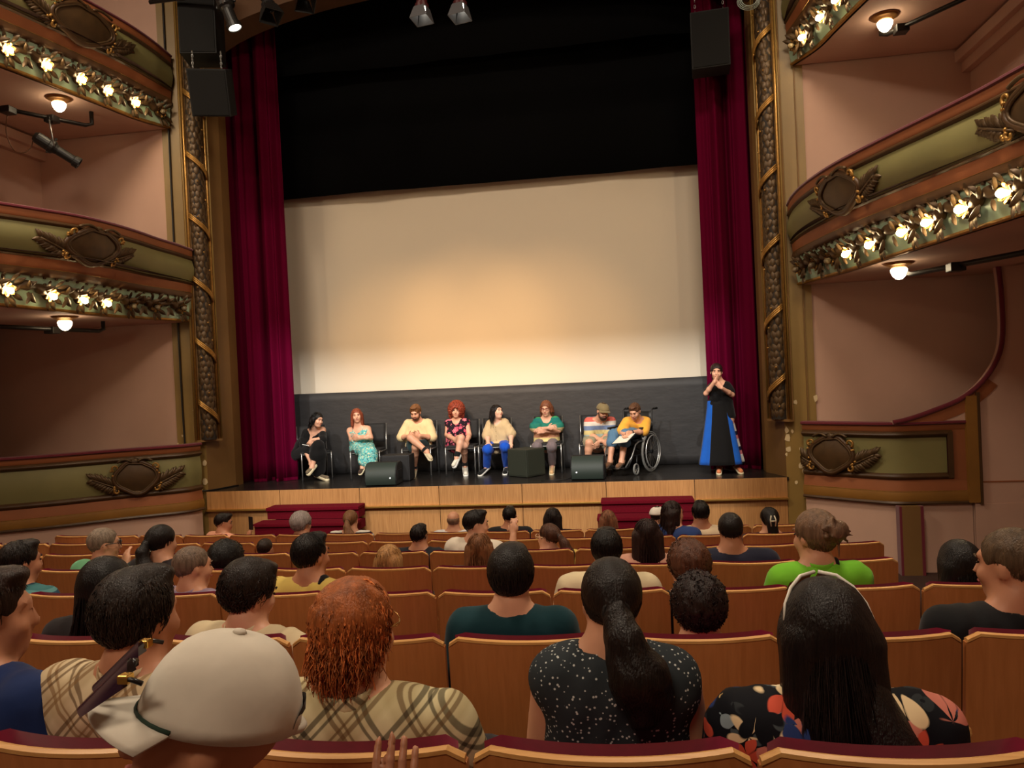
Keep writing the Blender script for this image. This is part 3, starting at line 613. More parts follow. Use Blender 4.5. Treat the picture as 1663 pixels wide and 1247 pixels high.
# ---------------------------------------------------------------- hanging loudspeakers
GRILL = mat('speaker_grille', (4, 4, 4), .95, var=.3, vscale=220); CABM = mat('speaker_cabinet', (6, 6, 6), .8)
def speaker(label, c, w, d, h, rz, rx, chains, ztop):
    t = thing('loudspeaker', label, 'loudspeaker', c); M = Matrix.Rotation(rz, 4, 'Z') @ Matrix.Rotation(rx, 4, 'X')
    MB().prism([(-w/2, -h/2), (w/2, -h/2), (w/2, h/2), (-w/2, h/2)], -d/2, d/2); b = MB().box(-w/2, w/2, -d/2, d/2, -h/2, h/2); b.v = [tuple(M @ Vector(p)) for p in b.v]; b.build('cabinet', CABM, t, bevel=.012)
    b = MB().box(-w/2+.02, w/2-.02, -d/2-.012, -d/2, -h/2+.02, h/2-.02); b.v = [tuple(M @ Vector(p)) for p in b.v]; b.build('grille', GRILL, t, bevel=.004)
    for s in (-1, 1):
        p = M @ Vector((s*w*.36, -d*.3, h/2)); n = chains
        for k in range(n):
            z = p.z+.022+k*(ztop-c[2]-p.z-.02)/n if n else 0
            ring = [(p.x+(.012*math.cos(a) if k % 2 else 0), p.y+(0 if k % 2 else .012*math.cos(a)), z+.026*math.sin(a)) for a in np.linspace(0, 2*math.pi, 9)[:-1]]
            MB().tube(ring, .005, 5, closed=True).build('chain_link', STEEL, t, smooth=True)
    return t
speaker('upper tall black loudspeaker hanging beside the left garland column', (-3.58, 9.95, 7.86), .50, .5, 1.20, .25, 0, 4, 8.7)
speaker('lower tilted black loudspeaker hanging beside the left garland column', (-3.47, 9.95, 6.80), .52, .5, .62, .3, .38, 5, 7.30)
speaker('black loudspeaker hanging on chains before the right curtain', (3.50, 10.95, 7.15), .52, .5, .76, -.1, .1, 5, 7.95)
t = thing('coiled_cable', 'loops of pale cable at the top of the right garland column', 'cable', at(1217, 2, Y=10.3))
O = np.array(t.location)
for k in range(4): MB().tube([np.array([.10*(1+.15*k)*math.cos(a), .02*k, .09*(1+.1*k)*math.sin(a)+.03]) for a in np.linspace(0, 2*math.pi, 17)[:-1]], .006, 5, closed=True).build('cable_loop', mat('pale_cable', (150, 160, 150), .5), t, smooth=True)
# cables running down the pilasters
WIRE = mat('black_wire', (14, 13, 12), .5)
t = thing('wall_cable', 'black cable running down the left pilaster to the stage floor', 'cable', (-4.5, 10.46, 1.0)); O = np.array(t.location)
MB().tube([q-O for q in spline([(-4.48, 10.47, 9.0), (-4.50, 10.47, 5.0), (-4.49, 10.46, 2.3), (-4.45, 10.45, 1.6), (-4.42, 10.44, 1.25), (-4.33, 10.5, 1.11), (-4.2, 10.62, 1.085), (-4.0, 11.1, 1.085)], 40)], .011, 6).build('wire', WIRE, t, smooth=True)
# ---------------------------------------------------------------- stage monitors
def wedge(label, x, y, rz, badge_side):
    t = thing('stage_monitor', label, 'loudspeaker', (x, y, ZS), rz); w = .24
    pr = [(-.22, 0.0), (.22, 0), (.24, .06), (.19, .22), (.08, .30), (-.10, .33), (-.22, .20)]
    # profile in the y-z plane, extruded along x: rounded grille faces the stalls
    pr = [(-.19, .01), (.20, .0), (.22, .30), (.10, .335), (-.06, .33), (-.15, .28), (-.205, .18), (-.215, .08)]
    n = len(pr); v = [(-w, a, z) for a, z in pr]+[(w, a, z) for a, z in pr]
    MB().add(v, [tuple(range(n)), tuple(range(2*n-1, n-1, -1))]+[(i, i+n, (i+1) % n+n, (i+1) % n) for i in range(n)]).build('cabinet', CABM, t, bevel=.01)
    gp = [(-.06, .335), (-.155, .285), (-.212, .18), (-.222, .08), (-.20, .02)]
    MB().grid(lambda u, q: (-w*.93+2*w*.93*u, gp[round(q*4)][0]-.002, gp[round(q*4)][1]), 1, 4).build('grille', mat('green_black_grille', (32, 44, 38), .6, var=.2, vscale=200), t, smooth=True)
    MB().lathe([(0, 0), (.012, 0), (.012, .006), (0, .006)], 8, Matrix.Translation((badge_side*w*.7, -.225, .12)) @ Matrix.Rotation(math.pi/2, 4, 'X')).build('badge', mat('glowing_badge', (230, 232, 235), .3, emit=(230, 235, 240), estr=.6), t)  # badge is no lamp; a faint glow is put into its material
    for s in (-1, 1): MB().box(s*w-.006, s*w+.006, -.12, .14, .09, .22).build('side_plate', BLACK, t, bevel=.004)
wedge('wedge stage monitor in front of the seated woman in turquoise skirt', -1.53, 10.86, 0.06, .9)
wedge('wedge stage monitor in front of the man in striped shirt', 1.53, 10.93, -0.05, -.9)
def cabinet(label, x, y, rz, w, d, h, m):
    t = thing('speaker_box', label, 'loudspeaker', (x, y, ZS), rz)
    MB().box(-w/2, w/2, -d/2, d/2, 0.01, h).build('cabinet', m, t, bevel=.008)
    for k in range(2): MB().box(-w/2+.02, w/2-.02, -d/2-.006, -d/2, .03, h-.02).build('grille', m, t, bevel=.003) if k == 0 else MB().box(-w/2-.006, -w/2, -d/2+.02, d/2-.02, .03, h-.02).build('side_grille', m, t, bevel=.003)
    for a in (-1, 1):
        for c in (-1, 1): MB().lathe([(.012, 0), (.012, .012)], 8, Matrix.Translation((a*(w/2-.03), c*(d/2-.03), 0))).build('rubber_foot', BLACK, t)
cabinet('square black speaker box behind the wedge monitor beside the cream shirted man', -1.435, 11.30, .04, .44, .34, .40, mat('black_speaker_cloth', (27, 26, 27), .6))
cabinet('corner-turned dark green speaker box in front of the woman in grey trousers', .565, 11.40, .92, .40, .40, .42, mat('green_black_cabinet', (42, 46, 36), .6, var=.15, vscale=200))
t = thing('floor_cable', 'thin black cable trailing from the right wedge monitor', 'cable', (1.3, 10.85, ZS)); MB().tube([(0.02, .05, .03), (-.1, -.02, .008), (-.25, -.08, .008), (-.45, -.1, .008)], .006, 6).build('wire', WIRE, t, smooth=True)
# ================================================================ theatre seats
SEATM = {}
def seat_meshes():
    hw, H0, H1 = .254, .28, .92
    def bk(u, z, off): return (u, -.052*(1-(u/hw)**2)-.10*(z-.92)*-1*0-.0+.16*(.92-z)*.55+off, z)
    b = MB(); nu, nv, th = 12, 6, .020
    def top(u): return H1-.028*max(0, (abs(u)/hw-.90)/.10)**2
    F = [bk(-hw+2*hw*i/nu, H0+(top(-hw+2*hw*i/nu)-H0)*j/nv, 0) for j in range(nv+1) for i in range(nu+1)]
    Bk = [(x, y+th, z) for x, y, z in F]; n = len(F); W = nu+1
    f = [(j*W+i, j*W+i+1, (j+1)*W+i+1, (j+1)*W+i) for j in range(nv) for i in range(nu)]
    f += [tuple(n+k for k in q[::-1]) for q in f]
    f += [(nv*W+i, nv*W+i+1, n+nv*W+i+1, n+nv*W+i) for i in range(nu)]+[(i+1, i, n+i, n+i+1) for i in range(nu)]
    f += [(j*W, (j+1)*W, n+(j+1)*W, n+j*W) for j in range(nv)]+[(j*W+nu, n+j*W+nu, n+(j+1)*W+nu, (j+1)*W+nu) for j in range(nv)]
    b.add(F+Bk, f); SEATM['back_shell'] = b.mesh('back_shell', False)
    b = MB(); xs = np.linspace(-hw+.003, hw-.003, 17)
    b.v = []
    for x in xs:
        y = bk(x, H1, 0)[1]; z = top(x)
        b.v += [(x, y-.0015, z-.004), (x, y-.0015, z+.004), (x, y+.0105, z+.0065), (x, y+th+.001, z+.003), (x, y+th+.001, z-.004)]
    b.f = [(i*5+k, i*5+k+1, (i+1)*5+k+1, (i+1)*5+k) for i in range(16) for k in range(4)]+[tuple(range(5)), tuple(80+k for k in range(5))]
    SEATM['top_edge'] = b.mesh('top_edge', False)
    def pad(u, z, d): return (u, bk(u, z, 0)[1]+th+d, z)
    b = MB(); g = []
    cw = .235
    def padp(u, v):
        x = -cw+2*cw*u; z = .44+.482*v; e = min(1, 5*min(u, 1-u, 3*(1-v)+.05, 1.2*v+.02)); return pad(x, z, .012+.055*math.sqrt(max(0, 1-(1-e)**2)))
    b.grid(padp, 16, 10); SEATM['back_cushion'] = b.mesh('back_cushion', True)
    b = MB().box(-.23, .23, .12, .56, .36, .46); SEATM['seat_cushion'] = b.mesh('seat_cushion', True, .03, 3)
    b = MB().box(-.235, .235, .11, .54, .335, .362); SEATM['seat_board'] = b.mesh('seat_board', False, .008)
    b = MB().box(-.028, .028, .02, .38, .60, .635); SEATM['armrest'] = b.mesh('armrest', False, .01)
    b = MB().box(-.02, .02, .10, .32, .0, .60); SEATM['side_standard'] = b.mesh('side_standard', False, .006)
    SEATM['back_shell'].materials.append(WOODS); SEATM['top_edge'].materials.append(WOODE)
    VR = mat('seat_velvet', (156, 10, 70), .85, sheen=.4, var=.1, vscale=40)
    SEATM['back_cushion'].materials.append(VR); SEATM['seat_cushion'].materials.append(VR)
    SEATM['seat_board'].materials.append(WOODS); SEATM['armrest'].materials.append(WOODE); SEATM['side_standard'].materials.append(MOULD)
seat_meshes()
PH = [1.754, 1.476, 1.198, .922, .645, .371, .088]
ROWN = ['nearest', 'second nearest', 'third nearest', 'middle', 'third farthest', 'second farthest', 'farthest']
ORD = 'first second third fourth fifth sixth seventh eighth ninth tenth eleventh twelfth thirteenth fourteenth fifteenth sixteenth seventeenth'.split()
XMAX = [4.4, 4.4, 4.4, 3.55, 3.72, 3.75, 3.75]
for k in range(7):
    xs = []
    for n in range(-14, 8):
        x = PH[k]+(n+.5)*.52
        y = row_y(k)+x*x/113; z = row_top(k)
        ul = proj((x-.25, y, z))[0]; ur = proj((x+.25, y, z))[0]
        if ur > 2 and ul < 1661 and -4.3 < x and x+.26 < XMAX[k]+.1: xs.append(x)
    for i, x in enumerate(xs):
        y = row_y(k)+x*x/113
        t = thing('theatre_seat', 'plywood-backed theatre seat, %s from the left in the %s row' % (ORD[i] if i < len(ORD) else 'last', ROWN[k]), 'seat', (x, y, row_top(k)-.92), x/56.5, 'theatre seats in the %s row' % ROWN[k])
        for nm in ('back_shell', 'top_edge', 'back_cushion', 'seat_cushion', 'seat_board'): obj(nm, SEATM[nm], None, t)
        obj('armrest', SEATM['armrest'], None, t, (-.26, 0, 0)); obj('side_standard', SEATM['side_standard'], None, t, (-.26, 0, 0))
        if i == len(xs)-1: obj('armrest', SEATM['armrest'], None, t, (.26, 0, 0)); obj('side_standard', SEATM['side_standard'], None, t, (.26, 0, 0))
# ================================================================ figures: distance fields meshed as one continuous surface
def surf_nets(D, org, h):
    ins = D < 0; nx, ny, nz = D.shape
    cnt = np.zeros((nx-1, ny-1, nz-1), np.int8); offs = [(i, j, k) for i in (0, 1) for j in (0, 1) for k in (0, 1)]
    def sub(A, o): return A[o[0]:nx-1+o[0], o[1]:ny-1+o[1], o[2]:nz-1+o[2]]
    for o in offs: cnt += sub(ins, o)
    idx = np.argwhere((cnt > 0) & (cnt < 8))
    if len(idx) == 0: return None, None
    vid = -np.ones(cnt.shape, np.int64); vid[tuple(idx.T)] = np.arange(len(idx))
    pos = np.zeros((len(idx), 3)); num = np.zeros(len(idx))
    for a in offs:
        for ax in range(3):
            if a[ax]: continue
            c = list(a); c[ax] = 1
            d0 = D[tuple((idx+np.array(a)).T)]; d1 = D[tuple((idx+np.array(c)).T)]; m = (d0 < 0) != (d1 < 0)
            t = d0[m]/(d0[m]-d1[m]); p = np.tile(np.array(a, float), (m.sum(), 1)); p[:, ax] = t; pos[m] += p; num[m] += 1
    V = (idx+pos/num[:, None])*h+np.asarray(org)
    Q = []
    for ax in range(3):
        A = ins; s0 = [slice(None)]*3; s1 = [slice(None)]*3; s0[ax] = slice(0, -1); s1[ax] = slice(1, None)
        e = np.argwhere(A[tuple(s0)] != A[tuple(s1)]); b, c = (ax+1) % 3, (ax+2) % 3
        sh = np.array(cnt.shape); e = e[(e[:, b] > 0) & (e[:, c] > 0) & (e[:, b] < sh[b]) & (e[:, c] < sh[c]) & (e[:, ax] < sh[ax])]
        db = np.zeros(3, int); db[b] = 1; dc = np.zeros(3, int); dc[c] = 1
        q = np.stack([vid[tuple((e-db-dc).T)], vid[tuple((e-dc).T)], vid[tuple(e.T)], vid[tuple((e-db).T)]], 1)
        fl = ~A[tuple(e.T)]; q[fl] = q[fl][:, ::-1]; Q.append(q)
    return V, np.vstack(Q)
def np_mesh(name, V, Q, m, smooth=True):
    me = bpy.data.meshes.new(name); me.vertices.add(len(V)); me.vertices.foreach_set('co', np.asarray(V, np.float32).ravel())
    n = Q.shape[1]; me.loops.add(Q.size); me.loops.foreach_set('vertex_index', Q.astype(np.int32).ravel())
    me.polygons.add(len(Q)); me.polygons.foreach_set('loop_start', np.arange(0, Q.size, n, dtype=np.int32)); me.polygons.foreach_set('loop_total', np.full(len(Q), n, np.int32))
    me.update(calc_edges=True); me.validate()
    if smooth: me.polygons.foreach_set('use_smooth', np.ones(len(me.polygons), bool))
    me.materials.append(m); return me
class Field:
    """prims: ('c',a,b,ra,rb,k) tapered capsule, ('e',c,r,R,k) ellipsoid; sign -1 carves"""
    def __init__(s): s.P = []; s.cuts = []; s.disp = None
    def cap(s, a, b, ra, rb=None, k=.03, sg=1): s.P.append(('c', np.array(a, float), np.array(b, float), ra, ra if rb is None else rb, k, sg)); return s
    def ell(s, c, r, R=None, k=.02, sg=1): s.P.append(('e', np.array(c, float), np.array(r, float), np.eye(3) if R is None else R, k, sg)); return s
    def ext(s, prims, infl=0):
        for p in prims:
            if p[0] == 'c': s.P.append(('c', p[1], p[2], p[3]+infl, p[4]+infl, p[5], p[6]))
            else: s.P.append(('e', p[1], p[2]+infl, p[3], p[4], p[5]))
        return s
    def mesh(s, name, m, h, O):
        lo = np.array([1e9]*3); hi = -lo
        for p in s.P:
            if p[-1] < 0: continue
            if p[0] == 'c': a = np.minimum(p[1]-p[3], p[2]-p[4]); b = np.maximum(p[1]+p[3], p[2]+p[4])
            else: r = max(p[2]); a = p[1]-r; b = p[1]+r
            lo = np.minimum(lo, a); hi = np.maximum(hi, b)
        pad = 3*h+.02; lo -= pad; hi += pad; n = np.ceil((hi-lo)/h).astype(int)+1
        D = np.full(n, .12, np.float32); G = [(lo[i]+h*np.arange(n[i])).astype(np.float32) for i in range(3)]
        for p in s.P:
            k = p[-2]; sg = p[-1]
            if p[0] == 'c': a = np.minimum(p[1]-p[3], p[2]-p[4]); b = np.maximum(p[1]+p[3], p[2]+p[4])
            else: r = max(p[2]); a = p[1]-r; b = p[1]+r
            mg = k+2.5*h+.01; i0 = np.clip(np.floor((a-mg-lo)/h).astype(int), 0, n-1); i1 = np.clip(np.ceil((b+mg-lo)/h).astype(int)+1, 1, n)
            if (i1 <= i0).any(): continue
            sl = tuple(slice(i0[j], i1[j]) for j in range(3))
            X = G[0][sl[0]][:, None, None]; Y = G[1][sl[1]][None, :, None]; Z = G[2][sl[2]][None, None, :]
            if p[0] == 'c':
                A, B = p[1], p[2]; ba = B-A; L2 = float(ba@ba)+1e-9
                px, py, pz = X-A[0], Y-A[1], Z-A[2]
                t = np.clip((px*ba[0]+py*ba[1]+pz*ba[2])/L2, 0, 1)
                d = np.sqrt((px-t*ba[0])**2+(py-t*ba[1])**2+(pz-t*ba[2])**2)-(p[3]+(p[4]-p[3])*t)
            else:
                R = p[3]; px, py, pz = X-p[1][0], Y-p[1][1], Z-p[1][2]; r = p[2]
                q = [px*R[0, i]+py*R[1, i]+pz*R[2, i] for i in range(3)]
                k0 = np.sqrt(sum((q[i]/r[i])**2 for i in range(3))); k1 = np.sqrt(sum((q[i]/r[i]**2)**2 for i in range(3)))+1e-6
                d = k0*(k0-1)/k1
            E = D[sl]
            if sg > 0:
                hh = np.maximum(k-np.abs(E-d), 0)/max(k, 1e-6); D[sl] = np.minimum(E, d)-hh*hh*k*.25
            else:
                d = -d; hh = np.maximum(k-np.abs(E-d), 0)/max(k, 1e-6); D[sl] = np.maximum(E, d)+hh*hh*k*.25
        X = G[0][:, None, None]; Y = G[1][None, :, None]; Z = G[2][None, None, :]
        if s.disp: D = D+s.disp(X, Y, Z).astype(np.float32)
        for c in s.cuts: D = np.maximum(D, np.broadcast_to(c(X, Y, Z), D.shape))
        D[0], D[-1], D[:, 0], D[:, -1], D[:, :, 0], D[:, :, -1] = (.1,)*6
        V, Q = surf_nets(D, lo, h)
        if V is None: return None
        return np_mesh(name, V-np.asarray(O), Q, m)
def rotm(yaw, pitch=0, roll=0):
    f = np.array([-math.sin(yaw)*math.cos(pitch), math.cos(yaw)*math.cos(pitch), math.sin(pitch)])
    r = np.array([math.cos(yaw), math.sin(yaw), 0]); u = np.cross(r, f); r2 = math.cos(roll)*r+math.sin(roll)*u; u2 = np.cross(r2, f)
    return np.stack([r2, f, u2], 1)              # columns: right, forward, up
SKIN = {}
def skin(tone):
    if tone not in SKIN:
        m = mat('skin_%d' % len(SKIN), tone, .5, var=.05, vscale=14); m.node_tree.nodes['Principled BSDF'].inputs['Subsurface Weight'].default_value = .0; SKIN[tone] = m
    return SKIN[tone]
def hairmat(c):
    nm = 'hair_%d_%d_%d' % c
    return mat(nm, c, .42, var=.4, vscale=7, bump=.35, bscale=22, stretch=(12, 12, .8), spec=.3)
EYE = mat('eye_dark', (30, 20, 16), .2); LIP = mat('lips', (168, 84, 76), .5); GLS = mat('glasses_frame', (26, 22, 20), .3)
def lerp(a, b, t): return np.asarray(a)*(1-t)+np.asarray(b)*t
def head_prims(F, H, R, s, face=True):
    T = lambda x, y, z: H+R@(np.array([x, y, z])*s)
    F.ell(T(0, -.012, .03), np.array([.077, .097, .088])*s, R, .02)
    F.ell(T(0, .028, -.042), np.array([.059, .066, .078])*s, R, .03)
    F.ell(T(0, .062, -.092), np.array([.028, .026, .022])*s, R, .025)
    F.ell(T(0, .082, .030), np.array([.048, .016, .012])*s, R, .02)
    for e in (-1, 1):
        F.ell(T(e*.077, -.006, -.008), np.array([.010, .021, .032])*s, R, .008)
        F.ell(T(e*.040, .070, -.030), np.array([.02, .02, .02])*s, R, .03)
        if face: F.ell(T(e*.031, .103, .008), np.array([.019, .014, .011])*s, R, .008, -1)
    F.cap(T(0, .088, .012), T(0, .108, -.028), .009*s, .014*s, .012)
    F.ell(T(0, .088, -.062), np.array([.024, .013, .011])*s, R, .008)
def strands(H, R, s, N, length, lift, wave, rad, O, seed, front=.35, hang=0.0, part=(.15, .2), wl=.05, frizz=0.0, segs=7, ztop=None, spread=0.0):
    rg = np.random.default_rng(seed); U = rg.normal(size=(N*3, 3)); U /= np.linalg.norm(U, axis=1)[:, None]
    ok = ((U[:, 2] > -.42) | ((U[:, 1] < -.25) & (U[:, 2] > -.75))) & ~((U[:, 1] > front) & (U[:, 2] < .50)) & ~((U[:, 1] > .05) & (U[:, 2] < .0)); U = U[ok][:N]; n = len(U)
    E = np.array([.083, .104, .097]); C0 = np.array([0, -.012, .028])
    P = [U*(E+lift)]; L = length*rg.uniform(.7, 1.15, n); crown = np.array([part[0]*.3, -.25, 1.0])
    d = U-crown; d /= np.linalg.norm(d, axis=1)[:, None]+1e-9
    ph = rg.uniform(0, 6.28, n); jit = rg.normal(size=(n, 3))*frizz; side = rg.normal(size=(n, 3))
    for k in range(segs):
        p = P[-1]; nr = p/(E+lift)**2; nr /= np.linalg.norm(nr, axis=1)[:, None]
        t = d*.6+np.array([0, -.15, -1.0])*(1.0 if hang else .75)*np.clip(.15+.35*k, 0, 1.5)+jit
        low = (p[:, 2] < -.02)[:, None] if hang else np.zeros((n, 1), bool)
        tt = t-(t*nr).sum(1)[:, None]*nr
        tt = np.where(low, np.array([0, -.10, -1.0])+jit*.5+np.sign(p[:, :1])*np.array([[spread, 0, 0]]), tt); tt /= np.linalg.norm(tt, axis=1)[:, None]+1e-9
        q = p+tt*(L/segs)[:, None]
        f = np.sqrt(((q/(E+lift))**2).sum(1))[:, None]; q = np.where(low, q, q/f*(1+.02*rg.random((n, 1))))
        P.append(q)
    P = np.stack(P, 1); fc = ((P[..., 1] > .045) & (P[..., 2] < .035) & (np.abs(P[..., 0]) < .075)).any(1); keep = ~fc; P, L, ph, side = P[keep], L[keep], ph[keep], side[keep]; n = len(P); tt = np.linspace(0, 1, segs+1)
    w = wave*np.sin(ph[:, None]+tt[None, :]*L[:, None]/wl*6.28)*np.clip(tt*2, .25, 1)[None, :]
    P = P+w[..., None]*(side/np.linalg.norm(side, axis=1)[:, None])[:, None, :]
    P = H+((P+C0)*s)@R.T-np.asarray(O)
    T = np.gradient(P, axis=1); T /= np.linalg.norm(T, axis=2)[..., None]+1e-9
    a = np.cross(T, np.array([.3, .2, .93])); a /= np.linalg.norm(a, axis=2)[..., None]+1e-9; b = np.cross(T, a)
    r = rad*(1-.75*tt**2)[None, :, None]
    rings = np.stack([P+r*(math.cos(x)*a+math.sin(x)*b) for x in (0, 2.094, 4.189)], 2)      # n,seg,3,3
    V = rings.reshape(-1, 3); base = (np.arange(n)*(segs+1)*3)[:, None, None]
    i = np.arange(segs)[None, :, None]*3; k = np.arange(3)[None, None, :]; k2 = (k+1) % 3
    Q = np.stack([base+i+k, base+i+k2, base+i+3+k2, base+i+3+k], -1).reshape(-1, 4)
    return V, Q
def join_np(name, parts, m):
    Vs, Qs, off = [], [], 0
    for V, Q in parts: Vs.append(V); Qs.append(Q+off); off += len(V)
    return np_mesh(name, np.vstack(Vs), np.vstack(Qs), m)
def mesh_np(me):
    V = np.zeros(len(me.vertices)*3, np.float32); me.vertices.foreach_get('co', V); Q = np.zeros(len(me.loops), np.int32); me.loops.foreach_get('vertex_index', Q)
    return V.reshape(-1, 3), Q.reshape(-1, 4)
def hair(par, H, R, s, style, col, O, h, N, seed=0, label=None, opt=None):
    o_ = opt or {}; F = Field(); T = lambda x, y, z: H+R@(np.array([x, y, z])*s); E = lambda *r: np.array(r)*s; up = o_.get('vol', 0)
    m = hairmat(col); st = []; kw = dict(O=O, seed=seed+1)
    cutf = True; lowz = -.055
    if style == 'bald':
        F.ell(T(0, -.018, .005), E(.083, .098, .07), R, .01); F.ell(T(0, .0, .085), E(.075, .10, .055), R, .02, -1); lowz = -.06
    else: F.ell(T(0, -.016, .034+up*.3), E(.084+up, .103+up*.8, .094+up), R, .01)
    if style == 'crop': st.append(strands(H, R, s, N, .022, -.002, .001, .0016, **kw, segs=3))
    if style == 'short': st.append(strands(H, R, s, N, .06+up, .002+up*.7, .003+o_.get('wave', 0), .0024, **kw, frizz=.12+o_.get('frizz', 0), segs=5)); F.ell(T(0, .055, .105+up*.4), E(.055, .04, .022), R, .03)
    if style == 'wavy': st.append(strands(H, R, s, N, .085, .006, .006, .0026, **kw, hang=1, frizz=.22, wl=.045, segs=8)); F.ell(T(0, -.068, -.045), E(.062, .036, .05), R, .03); lowz = -.095
    if style in ('curly', 'bigcurly'):
        g = .018 if style == 'curly' else .04+o_.get('big', 0)
        F.ell(T(0, -.02, .03), E(.088+g, .100+g, .092+g), R, .02); lowz = -.08 if style == 'curly' else -.14
        if style == 'bigcurly': F.ell(T(0, -.03, .085+o_.get('big', 0)), E(.085, .085, .07), R, .03); F.cap(T(-.08, -.02, 0), T(-.095, -.03, -.09), .045*s, .04*s, .03); F.cap(T(.08, -.02, 0), T(.095, -.03, -.09), .045*s, .04*s, .03)
        st.append(strands(H, R, s, N, .10, g*.8, .014, .0030, **kw, frizz=.6, wl=.035, segs=9))
    if style in ('bob', 'long', 'longwavy'):
        ln = {'bob': .12, 'long': .34, 'longwavy': .30}[style]*o_.get('len', 1); wid = o_.get('wid', 1)
        dn = np.array([0, 0, -1.0]); bk = R@np.array([0, -1.0, 0]); rt = R[:, 0]
        for x in np.linspace(-.068, .068, 5):
            a = T(x, -.065+.25*abs(x), .0); b = a+dn*ln*s*(1-1.2*abs(x))+bk*.035*s*(1 if style != 'bob' else .2)+rt*x*.25*wid
            F.cap(a, b, .042*s, .030*s if style != 'bob' else .036*s, .03)
        for e in (-1, 1):
            a = T(e*.074, .0, .02); F.cap(a, a+dn*min(ln, .2)*s+rt*e*.008, .026*s, .024*s, .03)
        lowz = None
        st.append(strands(H, R, s, N, ln+.13, .006, .004 if style == 'long' else .008, .0024, **kw, hang=1, frizz=.06 if style == 'long' else .15, segs=10, wl=.09, spread=.05*wid))
    if style in ('pony', 'bun', 'clip'):
        hz = o_.get('hz', .01); F.cap(T(0, -.08, .03), T(0, -.125, hz), .05*s, .026*s, .03); lowz = -.075
        st.append(strands(H, R, s, N, .09, .001, .002, .0020, **kw, segs=5))
        if style == 'pony':
            ln = o_.get('len', .3); p0 = T(0, -.128, hz); p1 = T(.012, -.165, hz-.06); p2 = p1+np.array([.02, -.01, -ln*.45]); p3 = p1+np.array([.03, .0, -ln])
            th = o_.get('th', 1)
            F2 = Field(); F2.cap(T(0, -.11, hz), p0, .026*s, .026*s*th, .02); F2.cap(p0, p1, .026*s*th, .038*s*th, .02); F2.cap(p1, p2, .038*s*th, .056*s*th, .03); F2.cap(p2, p3, .054*s*th, .036*s*th, .03); F2.cap(p2+R[:, 0]*.03*th, p3+R[:, 0]*.035*th+np.array([0, 0, .03]), .035*s*th, .026*s*th, .03)
            F2.disp = lambda X, Y, Z: .003*np.sin(140*X+6*np.sin(22*Z))*np.cos(90*Y); obj('ponytail', F2.mesh('ponytail', m, max(.007, h*.9), O), None, par)
            MB().tube([p0+R@(np.array([.030*th*math.cos(a), 0, .030*th*math.sin(a)])*s)-np.asarray(O) for a in np.linspace(0, 6.283, 13)[:-1]], .006*s, 6, closed=True).build('hair_tie', BLACK, par, smooth=True)
        if style == 'bun':
            p0 = T(0, -.14, hz+.02); F.ell(p0, E(.045, .04, .045), R, .02)
            rg = np.random.default_rng(seed)
            for k in range(26):
                d = rg.normal(size=3)*np.array([1, .5, 1]); d /= np.linalg.norm(d); d = R@d; F.cap(p0, p0+d*(.06+.05*rg.random())*s+np.array([0, 0, -.02]), .014*s, .003, .01)
        if style == 'clip': F.cap(T(0, -.11, -.02), T(.01, -.12, -.14), .05*s, .05*s, .03); lowz = None
    if style != 'none' and cutf:
        F.ell(T(0, .105, -.045), E(.070, .062, .105), R, .015, -1)
        if style in ('short', 'crop', 'wavy', 'bald', 'pony', 'bun', 'curly'):
            for e in (-1, 1): F.ell(T(e*.085, .022, -.03), E(.03, .045, .05), R, .01, -1)
    if lowz is not None: F.cuts.append(lambda X, Y, Z, z0=lowz: -((X-H[0])*R[0, 2]+(Y-H[1])*R[1, 2]+(Z-H[2])*R[2, 2])+z0*s+.35*s*np.maximum(0, ((X-H[0])*R[0, 1]+(Y-H[1])*R[1, 1]+(Z-H[2])*R[2, 1])))
    amp = {'curly': .009, 'bigcurly': .012, 'wavy': .005, 'longwavy': .006}.get(style, .0022)
    fr = {'curly': 150, 'bigcurly': 130, 'wavy': 110, 'longwavy': 90}.get(style, 150)
    F.disp = lambda X, Y, Z: amp*(np.sin(fr*X+3*np.sin(40*Z+seed))*np.sin(fr*Y+1.3*seed+2*np.sin(35*Z))*(np.cos(fr*.6*Z) if style in ('curly', 'bigcurly') else np.cos(18*Z+20*X)))
    me = F.mesh('hair', m, h, O)
    parts = [mesh_np(me)]+st; bpy.data.meshes.remove(me)
    if st and N > 700:
        V, Q = st[0]; cut = int(len(Q)*.7)//30*30; parts = [parts[0], (V, Q[:cut])]
        hc = tuple(min(255, int(x*1.35+10)) for x in col); o2 = obj('hair_strands', np_mesh('hair_strands', V, Q[cut:], hairmat(hc)), None, par)
    return obj('hair', join_np('hair', parts, m), None, par)
